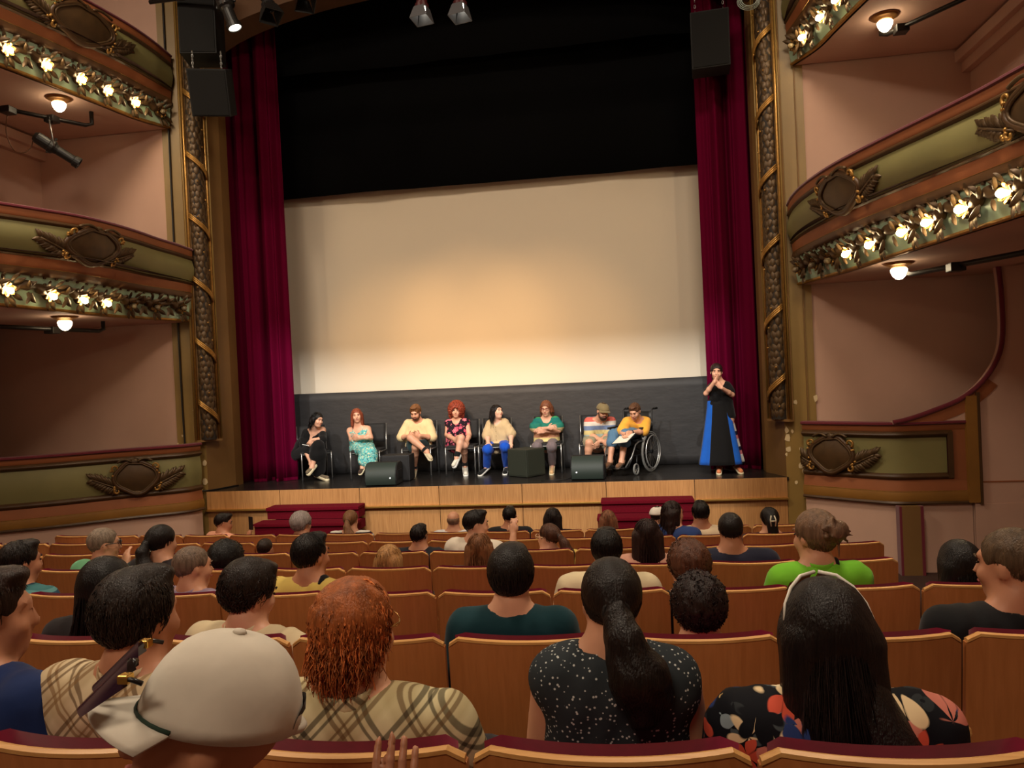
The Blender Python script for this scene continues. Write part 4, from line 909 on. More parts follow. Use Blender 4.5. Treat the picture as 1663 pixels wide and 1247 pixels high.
def headwear_cap(par, H, R, s, O, m, brimm=None, yaw=0, tilt=0, brim=True, hi=.088):
    c, sn = math.cos(yaw), math.sin(yaw); Rz = np.array([[c, -sn, 0], [sn, c, 0], [0, 0, 1]]); R2 = R@Rz
    T = lambda p: tuple(H+R2@(np.array(p)*s)-np.asarray(O)); b = MB()
    def dome(u, v):
        th = 2*math.pi*u; ph = v*math.pi/2; e = 1+.012*math.cos(6*th)*math.sin(2*ph)
        return T((.090*math.cos(ph)**.8*math.cos(th)*e, -.012+.110*math.cos(ph)**.8*math.sin(th)*e, .028+hi*math.sin(ph)))
    b.grid(dome, 36, 10); o = b.build('cap_crown', m, par, smooth=True); o.modifiers.new('t', 'SOLIDIFY').thickness = .004
    bb = MB().lathe([(0, .006), (.008, .004), (.01, 0)], 8); bb.v = [T((x, y-.012, z+.028+hi)) for x, y, z in bb.v]; bb.build('cap_button', m, par, smooth=True)
    if brim:
        b = MB()
        def br(u, v):
            a = (u-.5)*2.1; r = 1+.72*v*math.cos(a)**.7 if abs(a) < 1.5 else 1
            return T((.089*math.sin(a)*(1+.10*v), -.012+.108*math.cos(a)+.060*v*math.cos(a)**.6, .034-.006*v-.030*math.sin(a)**2*v))
        b.grid(br, 16, 5); o = b.build('cap_brim', brimm or m, par, smooth=True); o.modifiers.new('t', 'SOLIDIFY').thickness = .005
def glasses(par, H, R, s, O, col=GLS, z=.008, y=.112, w=.030, r=.0022, lens=None, back=.115):
    T = lambda p: H+R@(np.array(p)*s)-np.asarray(O); g = bpy.data.objects.new('glasses', None); COL.objects.link(g); g.parent = par
    for e in (-1, 1):
        MB().tube([T((e*.033+w*.85*math.cos(a), y-.008*abs(math.cos(a)), z+.019*math.sin(a))) for a in np.linspace(0, 6.283, 15)[:-1]], r*s, 6, closed=True).build('rim', col, g, smooth=True)
        MB().tube([T((e*.060, y-.012, z+.006)), T((e*.080, y-.04, z+.008)), T((e*.083, y-back+.01, z+.004)), T((e*.080, y-back-.015, z-.014))], r*s, 6).build('temple', col, g, smooth=True)
        if lens: MB().grid(lambda u, v: tuple(T((e*.033+w*.8*(2*u-1)*math.sqrt(max(.02, 1-(2*v-1)**2)), y-.002, z+.018*(2*v-1)))), 6, 6).build('lens', lens, g, smooth=True)
    MB().tube([T((-.006, y, z+.006)), T((0, y+.003, z+.009)), T((.006, y, z+.006))], r*s, 6).build('bridge', col, g, smooth=True)
    return g
def face_parts(par, H, R, s, O, brow, lips=LIP):
    T = lambda x, y, z: H+R@(np.array([x, y, z])*s)-np.asarray(O); X3 = Matrix([list(r)+[0] for r in R]+[[0, 0, 0, 1]])
    for e in (-1, 1):
        b = MB().lathe([(0, -.008), (.0055, -.0055), (.008, 0), (.0055, .0055), (0, .008)], 10); b.v = [tuple(T(e*.031+x*1.2, .090+y*.7, .007+z*.62)) for x, y, z in b.v]; b.build('eye', EYE, par, smooth=True)
        b = MB().tube([T(e*.014, .099, .027), T(e*.032, .097, .032), T(e*.050, .085, .027)], [.003*s, .004*s, .002*s], 6); b.build('eyebrow', brow, par, smooth=True)
    MB().tube([T(-.022, .094, -.062), T(-.008, .102, -.060), T(.008, .102, -.060), T(.022, .094, -.062)], [.002*s, .0058*s, .0058*s, .002*s], 8).build('mouth', lips, par, smooth=True)
def hand_prims(F, w, d, lat, s, curl=.5, side=1):
    """palm from wrist w along d; lat = direction towards the little-finger side; thumb on the other side"""
    d = np.array(d, float); d /= np.linalg.norm(d); lat = np.array(lat, float); lat -= d*(lat@d); lat /= np.linalg.norm(lat)+1e-9; nrm = np.cross(d, lat)*side
    w = np.array(w, float); R = np.stack([lat, d, nrm], 1)
    F.ell(w+d*.045*s, np.array([.043, .052, .017])*s, R, .010)
    for i, (o, ln) in enumerate(((-.034, .068), (-.0115, .076), (.011, .071), (.033, .056))):
        b = w+d*.082*s+lat*o*s; m1 = b+(d*math.cos(curl*.6)-nrm*math.sin(curl*.6))*ln*.5*s; m2 = m1+(d*math.cos(curl*1.5)-nrm*math.sin(curl*1.5))*ln*.5*s
        F.cap(b, m1, .0088*s, .0082*s, .002); F.cap(m1, m2, .0082*s, .007*s, .002)
    b = w+d*.025*s-lat*.030*s; m1 = b+(d*.65-lat*.75-nrm*.2)*.034*s; m2 = m1+(d*.95-lat*.2-nrm*.3)*.030*s
    F.cap(b, m1, .0125*s, .0105*s, .008); F.cap(m1, m2, .0105*s, .008*s, .004)
# ---------------------------------------------------------------- printed cloths
def _nt(name, rough=.85):
    m = bpy.data.materials.new(name); m.use_nodes = True; nt = m.node_tree; b = nt.nodes['Principled BSDF']; b.inputs['Roughness'].default_value = rough; b.inputs['Specular IOR Level'].default_value = .2
    tc = nt.nodes.new('ShaderNodeTexCoord'); mp = nt.nodes.new('ShaderNodeMapping'); nt.links.new(tc.outputs['Object'], mp.inputs[0]); return m, nt, b, mp
def _math(nt, op, a, b=None, c=None):
    n = nt.nodes.new('ShaderNodeMath'); n.operation = op
    for i, x in enumerate((a, b, c)):
        if x is None: continue
        if isinstance(x, (int, float)): n.inputs[i].default_value = x
        else: nt.links.new(x, n.inputs[i])
    return n.outputs[0]
def _mix(nt, fac, a, b):
    n = nt.nodes.new('ShaderNodeMix'); n.data_type = 'RGBA'
    nt.links.new(fac, n.inputs[0]) if not isinstance(fac, float) else setattr(n.inputs[0], 'default_value', fac)
    for i, x in ((6, a), (7, b)):
        if isinstance(x, tuple): n.inputs[i].default_value = rgb(*x)
        else: nt.links.new(x, n.inputs[i])
    return n.outputs[2]
def plaid(name, base, c1, c2, c3, pitch, rot=.785):
    m, nt, b, mp = _nt(name); mp.inputs['Rotation'].default_value = (0, rot, 0); sp = nt.nodes.new('ShaderNodeSeparateXYZ'); nt.links.new(mp.outputs[0], sp.inputs[0])
    def line(sock, off, w, soft):
        f = _math(nt, 'FRACT', _math(nt, 'ADD', _math(nt, 'MULTIPLY', sock, 1/pitch), off)); d = _math(nt, 'ABSOLUTE', _math(nt, 'SUBTRACT', f, .5))
        r = nt.nodes.new('ShaderNodeMapRange'); r.inputs[1].default_value = w+soft; r.inputs[2].default_value = w; nt.links.new(d, r.inputs[0]); return r.outputs[0]
    col = base
    for s in (sp.outputs[0], sp.outputs[2]):
        col = _mix(nt, _math(nt, 'MULTIPLY', line(s, .5, .16, .10), .35), col, c3)
    for s in (sp.outputs[0], sp.outputs[2]):
        for off, w, c in ((0, .035, c1), (.14, .018, c1), (.50, .03, c2), (.38, .014, c2)): col = _mix(nt, _math(nt, 'MULTIPLY', line(s, off, w, .015), .72), col, c)
    nt.links.new(col, b.inputs['Base Color']); return m
def dots(name, base, dot, scale, th):
    m, nt, b, mp = _nt(name); v = nt.nodes.new('ShaderNodeTexVoronoi'); v.inputs['Scale'].default_value = scale; nt.links.new(mp.outputs[0], v.inputs['Vector'])
    r = nt.nodes.new('ShaderNodeMapRange'); r.inputs[1].default_value = th+.05; r.inputs[2].default_value = th; nt.links.new(v.outputs['Distance'], r.inputs[0])
    nt.links.new(_mix(nt, r.outputs[0], base, dot), b.inputs['Base Color']); return m
def floral(name, base, cols, scale, th, warp=.35, leaf=None):
    m, nt, b, mp = _nt(name)
    n = nt.nodes.new('ShaderNodeTexNoise'); n.inputs['Scale'].default_value = scale*1.6; n.inputs['Detail'].default_value = 1.5; nt.links.new(mp.outputs[0], n.inputs['Vector'])
    def vm(op, x, y=None, sc=None):
        q = nt.nodes.new('ShaderNodeVectorMath'); q.operation = op
        for i, w in enumerate((x, y)):
            if w is None: continue
            if isinstance(w, tuple): q.inputs[i].default_value = w
            else: nt.links.new(w, q.inputs[i])
        if sc is not None: q.inputs['Scale'].default_value = sc
        return q
    co = vm('ADD', mp.outputs[0], vm('SCALE', vm('SUBTRACT', n.outputs['Color'], (.5, .5, .5)).outputs[0], None, warp*.35/scale).outputs[0]).outputs[0]
    def lt(sock, t, soft):
        r = nt.nodes.new('ShaderNodeMapRange'); r.inputs[1].default_value = t+soft; r.inputs[2].default_value = t; nt.links.new(sock, r.inputs[0]); return r.outputs[0]
    def flowers(sc, R, petals, pal, col, mid, off):
        v = nt.nodes.new('ShaderNodeTexVoronoi'); v.inputs['Scale'].default_value = sc; v.inputs['Randomness'].default_value = .85
        cc = vm('ADD', co, off).outputs[0]; nt.links.new(cc, v.inputs['Vector'])
        d = vm('SUBTRACT', cc, v.outputs['Position']).outputs[0]; sp = nt.nodes.new('ShaderNodeSeparateXYZ'); nt.links.new(d, sp.inputs[0])
        th_ = _math(nt, 'ARCTAN2', sp.outputs[2], sp.outputs[0]); sc_ = nt.nodes.new('ShaderNodeSeparateColor'); nt.links.new(v.outputs['Color'], sc_.inputs[0])
        lobe = _math(nt, 'ABSOLUTE', _math(nt, 'COSINE', _math(nt, 'ADD', _math(nt, 'MULTIPLY', th_, petals/2), _math(nt, 'MULTIPLY', sc_.outputs[1], 6.0))))
        rr = _math(nt, 'DIVIDE', _math(nt, 'MULTIPLY', v.outputs['Distance'], 1.0), _math(nt, 'ADD', .55, _math(nt, 'MULTIPLY', lobe, .45)))
        ramp = nt.nodes.new('ShaderNodeValToRGB'); ramp.color_ramp.interpolation = 'CONSTANT'; els = ramp.color_ramp.elements; els[0].color = rgb(*pal[0]); els[1].position = 1/len(pal); els[1].color = rgb(*pal[1 % len(pal)])
        for i in range(2, len(pal)): els.new(i/len(pal)).color = rgb(*pal[i])
        nt.links.new(sc_.outputs[0], ramp.inputs[0])
        vein = _math(nt, 'MULTIPLY', lt(lobe, .12, .25), .45); pc = _mix(nt, vein, ramp.outputs[0], base)
        col = _mix(nt, lt(rr, R, .04), col, pc); return _mix(nt, lt(rr, R*.20, .03), col, mid)
    col = base
    if leaf: col = flowers(scale*2.2, .42, 2, [leaf, tuple(int(x*.6) for x in leaf), base, tuple(min(255, int(x*1.9)) for x in leaf)], col, base, (.31, .17, .23))
    col = flowers(scale*1.35, th*.9, 5, cols[::-1], col, (206, 170, 110), (.07, .41, .13)); col = flowers(scale, th, 6, cols, col, (226, 190, 110), (0, 0, 0))
    nt.links.new(col, b.inputs['Base Color']); return m
def stripes(name, cols, height, z0=0.0, axis=2, rot=(0, 0, 0)):
    m, nt, b, mp = _nt(name); mp.inputs['Rotation'].default_value = rot; sp = nt.nodes.new('ShaderNodeSeparateXYZ'); nt.links.new(mp.outputs[0], sp.inputs[0])
    f = _math(nt, 'FRACT', _math(nt, 'MULTIPLY', _math(nt, 'SUBTRACT', sp.outputs[axis], z0), 1/height))
    ramp = nt.nodes.new('ShaderNodeValToRGB'); ramp.color_ramp.interpolation = 'CONSTANT'; els = ramp.color_ramp.elements; els[0].color = rgb(*cols[0]); els[1].position = 1/len(cols); els[1].color = rgb(*cols[1])
    for i in range(2, len(cols)): e = els.new(i/len(cols)); e.color = rgb(*cols[i])
    nt.links.new(f, ramp.inputs[0]); nt.links.new(ramp.outputs[0], b.inputs['Base Color']); return m
def cloth(c, name=None): return mat(name or 'cloth_%d_%d_%d' % c, c, .85, var=.07, vscale=10, bump=.12, bscale=14, spec=.2, sheen=.1)
# ---------------------------------------------------------------- body from joints
def body_prims(J, s, build=1.0, legs=True, bust=0, belly=0, hands=True, arms=True):
    G = {}
    nb = np.array(J['neck']); pel = np.array(J['pel']); shL, shR = np.array(J['shL']), np.array(J['shR']); lat = shR-shL; lat /= np.linalg.norm(lat)
    dn = pel-nb; dn /= np.linalg.norm(dn); fw = np.cross(dn, lat); fw = -fw if fw@J['fw'] < 0 else fw
    hipL, hipR = pel-lat*.095*s, pel+lat*.095*s; F = Field()
    for sh, hp in ((shL, hipL), (shR, hipR)):
        F.cap(lerp(nb, sh, .52)+dn*.085*s, lerp(lerp(nb, sh, .42), hp, .62), .088*s*build, .092*s*build, .06); F.cap(lerp(lerp(nb, sh, .42), hp, .62), hp, .092*s*build, .108*s*build, .06)
    F.cap(nb+dn*.07*s, pel, .075*s, .09*s, .05); F.cap(lerp(nb, shL, .88)+dn*.02*s, lerp(nb, shR, .88)+dn*.02*s, .055*s, .055*s, .05)
    if bust:
        for e in (-1, 1): F.ell(nb+dn*.20*s+lat*e*.075*s+fw*.085*s, np.array([.062, .062, .062])*s*bust, None, .05)
    if belly: F.ell(nb+dn*.42*s+fw*.07*s, np.array([.15, .12, .14])*s*belly, None, .06)
    G['torso'] = F.P
    F = Field(); F.cap(nb+dn*.05*s, lerp(nb, J['head'], .75), .056*s, .050*s, .03); F.cap(nb+dn*.03*s+lat*.09*s, nb+(J['head']-nb)*.3, .03*s, .035*s, .05); F.cap(nb+dn*.03*s-lat*.09*s, nb+(J['head']-nb)*.3, .03*s, .035*s, .05); G['neck'] = F.P
    for e in 'LR':
        sh, el, wr = np.array(J['sh'+e]), np.array(J['el'+e]), np.array(J['wr'+e])
        F = Field(); F.cap(sh+dn*.015*s, el, .051*s*build, .040*s*build, .03); G['up'+e] = F.P
        F = Field(); F.cap(el, lerp(el, wr, .35), .040*s*build, .042*s*build, .02); F.cap(lerp(el, wr, .35), wr, .041*s*build, .026*s, .02); G['fore'+e] = F.P
        F = Field()
        if hands: hand_prims(F, wr, np.array(J.get('ha'+e, wr+(wr-el)))-wr, J.get('la'+e, -lat if e == 'L' else lat), s, J.get('curl', .6), 1 if e == 'L' else -1)
        G['hand'+e] = F.P
        if legs:
            hp = hipL if e == 'L' else hipR; kn, an, to = np.array(J['kn'+e]), np.array(J['an'+e]), np.array(J['to'+e])
            F = Field(); F.cap(hp, kn, .088*s*build, .060*s*build, .05); G['thigh'+e] = F.P
            F = Field(); F.cap(kn, lerp(kn, an, .3), .057*s, .056*s, .02); F.cap(lerp(kn, an, .3), an, .056*s, .036*s, .02); G['shin'+e] = F.P
            F = Field(); F.cap(an+np.array([0, 0, -.025])*s, to, .034*s, .026*s, .03); F.cap(an, an+np.array([0, 0, -.04])*s-(to-an)*.18, .036*s, .034*s, .03); G['foot'+e] = F.P
    return G, dict(nb=nb, pel=pel, lat=lat, dn=dn, fw=fw, hipL=hipL, hipR=hipR)
def seg(prims, t0, t1, infl, flare=0):
    """part t0..t1 of a chain of capsules, inflated"""
    A = prims[0][1]; B = prims[-1][2]; ra, rb = prims[0][3], prims[-1][4]; F = Field()
    F.cap(lerp(A, B, t0), lerp(A, B, t1), ra+(rb-ra)*t0+infl, ra+(rb-ra)*t1+infl+flare, .03); return F.P
def shirt_part(par, G, X, s, m, O, h, sleeve=.75, infl=.014, hem=None, neckr=.085, vneck=0, name='shirt', sleeve2=0, loose=0, flare=.012, topcut=.045):
    F = Field(); F.ext(G['torso'], infl+loose)
    for e in 'LR':
        if sleeve > 0: F.ext(seg(G['up'+e], 0, min(1, sleeve), infl+.004+loose*.5, flare))
        elif sleeve == 0: F.ext(seg(G['up'+e], 0, .03, infl-.010))
        if sleeve2 > 0: F.ext(seg(G['fore'+e], 0, sleeve2, infl))
    nb, dn, fw = X['nb'], X['dn'], X['fw']
    F.cap(nb-dn*.10*s+fw*.02*s, nb+dn*.005*s+fw*(.02+vneck*.3)*s, neckr*.72*s, neckr*.75*s, .012, -1)
    if vneck: F.cap(nb+fw*.10*s, nb+dn*vneck*s+fw*.14*s, .055*s, .012*s, .01, -1)
    F.cuts.append(lambda X_, Y_, Z_: ((X_-nb[0])*-dn[0]+(Y_-nb[1])*-dn[1]+(Z_-nb[2])*-dn[2])-topcut*s)
    if hem is not None: F.cuts.append(lambda X_, Y_, Z_: ((X_-X['pel'][0])*dn[0]+(Y_-X['pel'][1])*dn[1]+(Z_-X['pel'][2])*dn[2])-hem*s)
    F.disp = lambda X_, Y_, Z_: .0025*np.sin(38*Z_+9*np.sin(11*X_)+6*Y_)
    me = F.mesh(name, m, h, O); return obj(name, me, None, par) if me else None
def legs_part(par, G, X, s, m, O, h, upto=1.0, infl=.014, name='trousers', shin=.93, flare=0.0, waist=.10):
    F = Field(); pel, lat = X['pel'], X['lat']; F.cap(pel-lat*.07*s-X['dn']*.03*s, pel+lat*.07*s-X['dn']*.03*s, .115*s+infl*.5, None, .05)
    for e in 'LR':
        F.ext(seg(G['thigh'+e], 0, min(1, upto), infl, flare if upto < 1 else 0))
        if upto >= 1: F.ext(seg(G['shin'+e], 0, shin, infl-.002, .006+flare))
    F.cuts.append(lambda X_, Y_, Z_: (Z_-pel[2])-waist*s)
    F.disp = lambda X_, Y_, Z_: .0025*np.sin(30*Z_+9*np.sin(13*X_))
    return obj(name, F.mesh(name, m, h, O), None, par)
def shoe_part(par, an, to, s, m, solem, O, platform=0.0, name='shoe', open_top=False):
    an, to = np.array(an, float), np.array(to, float); d = to-an; d /= np.linalg.norm(d)+1e-9
    up = np.array([0, 0, 1.0]); up = up-d*(up@d); up /= np.linalg.norm(up); F = Field(); heel = an-d*.035*s-up*.03*s
    if not open_top: F.cap(an-up*.015*s, an-up*.05*s, .046*s, .044*s, .02)
    F.cap(heel-up*.01*s, to+d*.01*s, .040*s, .034*s, .02)
    F.cuts.append(lambda X, Y, Z: -((X-to[0])*up[0]+(Y-to[1])*up[1]+(Z-to[2])*up[2])-.020*s)
    o = obj(name, F.mesh(name, m, .009, O), None, par)
    lat = np.cross(d, up); F = Field(); z0 = -.022*s-platform*.5
    R = np.stack([lat, d, up], 1); c = lerp(heel, to, .5); 
    F.cap(lerp(heel, to, 0)-up*((heel-to)@up)+up*z0, to+d*.012*s+up*z0, .046*s, .042*s, .02)
    zc = to@up; F.cuts.append(lambda X, Y, Z: np.abs((X*up[0]+Y*up[1]+Z*up[2])-(zc+z0))-(.011*s+platform*.5))
    obj('sole', F.mesh('sole', solem, .009, O), None, o); return o
# ================================================================ the audience
TONES = [(206, 150, 118), (190, 132, 100), (214, 160, 130), (172, 116, 86)]
ROWH = {-1: .012, 0: .013, 1: .014, 2: .017, 3: .021, 4: .023, 5: .024, 6: .025}
def audience(label, row, cx, ytop, s, yaw, style, hcol, shirt, sleeve=.8, tone=0, pitch=-.05, roll=0, dy=.25, opt=None, turn=None, collar=None, strap=None, glass=None, build=1.0,
             shw=.185, arm=None, face=False, clip=False, hoff=.124, sleeve2=0, neckr=.085, hsc=.87, loose=.004, lean=0, hres=None):
    seed = int(abs(cx*7+row*31)); h = hres or ROWH[row]*(.82 if face else 1); y = row_y(row)+dy; top = at(cx, ytop, Y=y+.0); fz = floor_z(row_y(row))
    vol = (opt or {}).get('vol', 0)+{'curly': .02, 'bigcurly': .05, 'wavy': .01}.get(style, 0)
    hs = s*hsc; H = top+np.array([0, 0, -(hoff+vol)*hs]); turn = yaw*.35 if turn is None else turn
    B = rotm(turn); W = lambda x, yy, z: B@np.array([x, yy, z])*s
    nb = H+W(lean, -.035, -.130)*np.array([1, 1, hsc**.5]); pelz = max(nb[2]-.58*s, fz+.50)
    J = dict(head=H, neck=nb, fw=B[:, 1], shL=nb+W(-shw, .0, -.040), shR=nb+W(shw, .0, -.040)); pel = nb+W(0, .12, 0); pel[2] = pelz; J['pel'] = pel
    J['elL'] = J['shL']+W(-.05, .06, -.26); J['elR'] = J['shR']+W(.05, .06, -.26); J['wrL'] = pel+W(-.10, .26, .14); J['wrR'] = pel+W(.10, .26, .14); J['haL'] = J['wrL']+W(.05, .1, -.02); J['haR'] = J['wrR']+W(-.05, .1, -.02)
    for e, q in (('L', -1), ('R', 1)): kn = pel+W(q*.11, .42, .0); an = kn+W(0, -.02, 0); an[2] = fz+.10; J['kn'+e], J['an'+e], J['to'+e] = kn, an, an+W(0, .13, -.06/s)
    if arm: arm(J, W, pel, nb)
    O = np.array([pel[0], pel[1], fz]); t = thing('person', label, 'person', O, 0, 'people seated in the audience')
    G, X = body_prims(J, s, build); R = rotm(yaw, pitch, roll); F = Field(); HT = Field(); head_prims(HT, H, R, hs, face)
    for k in G: F.ext(G[k])
    F.ext(HT.P); obj('body', F.mesh('body', skin(TONES[tone]), h, O), None, t)
    shirt_part(t, G, X, s, shirt, O, h*(.9 if row < 3 else 1.1), sleeve, .013, .12, neckr, sleeve2=sleeve2, loose=loose)
    legs_part(t, G, X, s, cloth(random.choice([(40, 44, 62), (50, 46, 44), (90, 82, 70), (36, 36, 40)])), O, .036)
    N = {-1: 0, 0: 2000, 1: 900, 2: 450, 3: 260, 4: 120, 5: 90, 6: 90}[row]
    if style != 'none': hair(t, H, R, hs, style, hcol, O, max(.0085, h*.78), N, seed, opt=opt)
    if face: face_parts(t, H, R, hs, O, hairmat(hcol))
    if collar:
        c0 = nb+X['dn']*.0; b = MB(); up = -X['dn']
        def cf(u, v):
            a = (u-.5)*5.2+math.pi*1.5; r = (.060+.010*v)*s
            return tuple(c0+X['lat']*r*math.cos(a)*1.05+X['fw']*(r*math.sin(a)*.98+.008)+up*(.008+.030*(1-v)-.012*math.cos((u-.5)*5.2)*0)*s-O)
        b.grid(cf, 24, 3); o = b.build('collar', collar, t, smooth=True); o.modifiers.new('t', 'SOLIDIFY').thickness = .004
    if strap:
        a, c = J['shR' if strap > 0 else 'shL'], pel; lt = X['lat']*(1 if strap > 0 else -1)
        pts = [lerp(nb, a, .45)+X['fw']*.06*s, lerp(nb, a, .45)-X['dn']*.045*s, lerp(nb, a, .38)-X['fw']*.118*s+X['dn']*.10*s, nb+X['dn']*.26*s-X['fw']*.128*s-lt*.02*s, nb+X['dn']*.42*s-X['fw']*.13*s-lt*.13*s]
        P = spline(pts, 18); b = MB(); b.tube([q-O for q in P], .013*s, 6); b.build('bag_strap', cloth((14, 14, 16)), t, smooth=True)
    if glass: glasses(t, H, R, hs, O, **(glass if isinstance(glass, dict) else {}))
    if clip:
        b = H+R@(np.array([0, -.165, .0])*hs)
        for q in (-1, 1): MB().tube([b+R@(np.array([q*.012, 0, .055])*s)-O, b+R@(np.array([q*.022, -.012, .02])*s)-O, b+R@(np.array([q*.016, -.006, -.03])*s)-O], .005*s, 6).build('hair_claw_clip', mat('pale_clip', (206, 196, 170), .3), t, smooth=True)
        MB().tube([b+R@(np.array([-.02, -.012, .012])*s)-O, b+R@(np.array([.02, -.012, .012])*s)-O], .006*s, 6).build('clip_bar', mat('pale_clip', (206, 196, 170), .3), t, smooth=True)
    return t, H, R, hs, O, J, X, G
# --- nearest row
PL1 = plaid('beige_plaid', (210, 190, 154), (88, 60, 34), (136, 102, 64), (172, 146, 108), .11)
PL2 = plaid('cream_olive_plaid', (206, 194, 152), (40, 32, 22), (98, 72, 42), (150, 128, 84), .125)
DOT = dots('navy_dotted_cotton', (44, 50, 54), (196, 200, 196), 95, .20)
FLO = floral('floral_print', (12, 13, 20), [(226, 200, 158), (206, 84, 62), (44, 62, 116), (226, 206, 170), (12, 13, 20), (200, 120, 104)], 9, .55, .5, (70, 78, 82))
A1 = audience('man with dark grey hair and beige checked shirt, partly hidden by the white cap', 0, 220, 922, 1.02, -.35, 'short', (34, 26, 22), PL1, collar=PL1, tone=1, opt=dict(vol=.006, wave=.002))
A2 = audience('man with wavy ginger hair and cream plaid shirt in the nearest row', 0, 572, 932, 1.06, -.30, 'wavy', (158, 88, 44), PL2, collar=PL2, tone=0, opt=dict(vol=.008), build=1.08, shw=.20, glass=dict(col=mat('thin_gold_frame', (190, 150, 90), .3, .8), r=.0016))
A3 = audience('woman with dark ponytail and dotted sleeveless top', 0, 990, 906, .86, .12, 'pony', (22, 14, 12), DOT, sleeve=-1, tone=0, opt=dict(len=.15, th=1.2, hz=.0, vol=.004), shw=.155, neckr=.095, turn=0, dy=.30)
A4 = audience('woman with long dark hair and colourful floral blouse', 0, 1337, 940, .94, .05, 'long', (20, 13, 12), FLO, sleeve=.98, tone=0, opt=dict(len=1.2, vol=.010, wid=1.3), shw=.19, turn=0, loose=.008, hsc=.96)
t, H, R, s, O, J, X, G = A4                                                     # locks swept over one shoulder, white sunglasses pushed up on the hair
F = Field()
for k in range(5): a = H+np.array([.0+.014*k, -.055, -.08]); F.cap(a, a+np.array([.055+.012*k, -.075, -.18]), .035, .030, .03); F.cap(a+np.array([.055+.012*k, -.075, -.18]), a+np.array([.12+.014*k, -.08, -.38]), .030, .014, .03)
obj('hair_lock', F.mesh('hair_lock', hairmat((20, 13, 12)), .008, O), None, t)
wsg = thing('sunglasses', 'white framed sunglasses pushed up on the long dark hair', 'sunglasses', H+np.array([0, 0, .1])); WH = mat('white_plastic', (226, 220, 206), .35)
OO = np.array(wsg.location); TT = lambda x, yy, z: H+R@(np.array([x, yy, z])*s)-OO
for e in (-1, 1):
    MB().tube([TT(e*.004, .045, .139), TT(e*.040, .030, .133), TT(e*.068, .008, .112), TT(e*.088, -.012, .080), TT(e*.096, -.03, .050)], [.004, .004, .0035, .003, .002], 8).build('temple', WH, wsg, smooth=True)
    MB().grid(lambda u, v: tuple(TT(e*(.006+.055*u), .052+.045*v-.01*u, .136-.030*v-.02*u)), 5, 4).build('lens', mat('dark_tint', (20, 16, 18), .1), wsg, smooth=True)
A0 = audience('person in blue cut off by the left picture edge', 0, -22, 925, 1.05, -.9, 'short', (40, 24, 18), cloth((24, 44, 92)), tone=1, dy=.28)
# --- white cap in the photographer's own row
def cap_arm(J, W, pel, nb):
    J['wrR'] = at(636, 1362, Y=1.17); J['haR'] = J['wrR']+np.array([.0, .035, .10]); J['laR'] = np.array([1, 0, 0]); J['elR'] = J['shR']+np.array([.04, -.03, -.25]); J['curl'] = .12
    J['elR'] = lerp(J['shR'], J['wrR'], .5)+np.array([.0, -.08, -.12])
ROWYM = row_y(-1)
CAPW = audience('person in a white cap leaning in from the nearest left corner', -1, 330, 1066, .97, 2.0, 'none', (60, 40, 30), cloth((120, 70, 60)), tone=3, pitch=.26, roll=.0, dy=1.04-ROWYM, turn=.2, arm=cap_arm, face=True, hsc=1, hres=.0068)
t, H, R, s, O, J, X, G = CAPW; WC = cloth((214, 206, 190), 'white_cap_cotton')
headwear_cap(t, H, R, 1.08, O, WC, hi=.118)
T = lambda x, y, z: H+R@(np.array([x, y, z])*1.08)-O
MB().tube([T(.090*math.cos(a), -.012+.110*math.sin(a), .034) for a in np.linspace(.55, 2.6, 14)], .0035, 6).build('cap_piping', cloth((40, 58, 46)), t, smooth=True)
bb = MB(); bb.v = [T(0, -.124, .05)]+[T(.042*math.cos(a), -.121+.012*math.cos(a)**2, .036+.034*math.sin(a)) for a in np.linspace(0, math.pi, 10)]; bb.f = [(0, i, i+1) for i in range(1, 10)]; bb.build('cap_opening', cloth((38, 28, 22)), t)
MB().tube([T(.05*math.cos(a), -.012-.113*math.sin(a)*1.0, .028) for a in np.linspace(1.0, 2.14, 8)], .007, 6).build('cap_strap', WC, t, smooth=True)
hm = audience  # sunglasses resting on the peak
sg = thing('sunglasses', 'dark sunglasses with gold hinges resting on the white cap peak', 'sunglasses', H+R@np.array([0, .12, .1])); OO = np.array(sg.location); TT = lambda x, y, z: H+R@(np.array([x, y, z])*1.08)-OO
SHD = mat('purple_tint_lens', (44, 26, 40), .12, spec=.8); GH = mat('gold_hinge', (226, 180, 90), .2, .9)
for e in (-1, 1):
    MB().grid(lambda u, v: tuple(TT(e*(.008+.058*u), .118-.010*(2*u-1)**2+.045*(1-v), .040+.068*v*(1-.35*(2*u-1)**2))), 8, 6).build('lens', SHD, sg, smooth=True)
    MB().tube([TT(e*.070, .118, .094), TT(e*.076, .104, .096), TT(e*.080, .090, .094)], .0035, 6).build('temple', GLS, sg, smooth=True)
    MB().box(-.008, .008, -.008, .008, -.006, .006, Matrix.Translation(tuple(TT(e*.068, .112, .094)))).build('hinge', GH, sg, bevel=.002)
MB().tube([TT(-.008, .112, .09), TT(0, .115, .093), TT(.008, .112, .09)], .004, 6).build('bridge', GLS, sg, smooth=True)
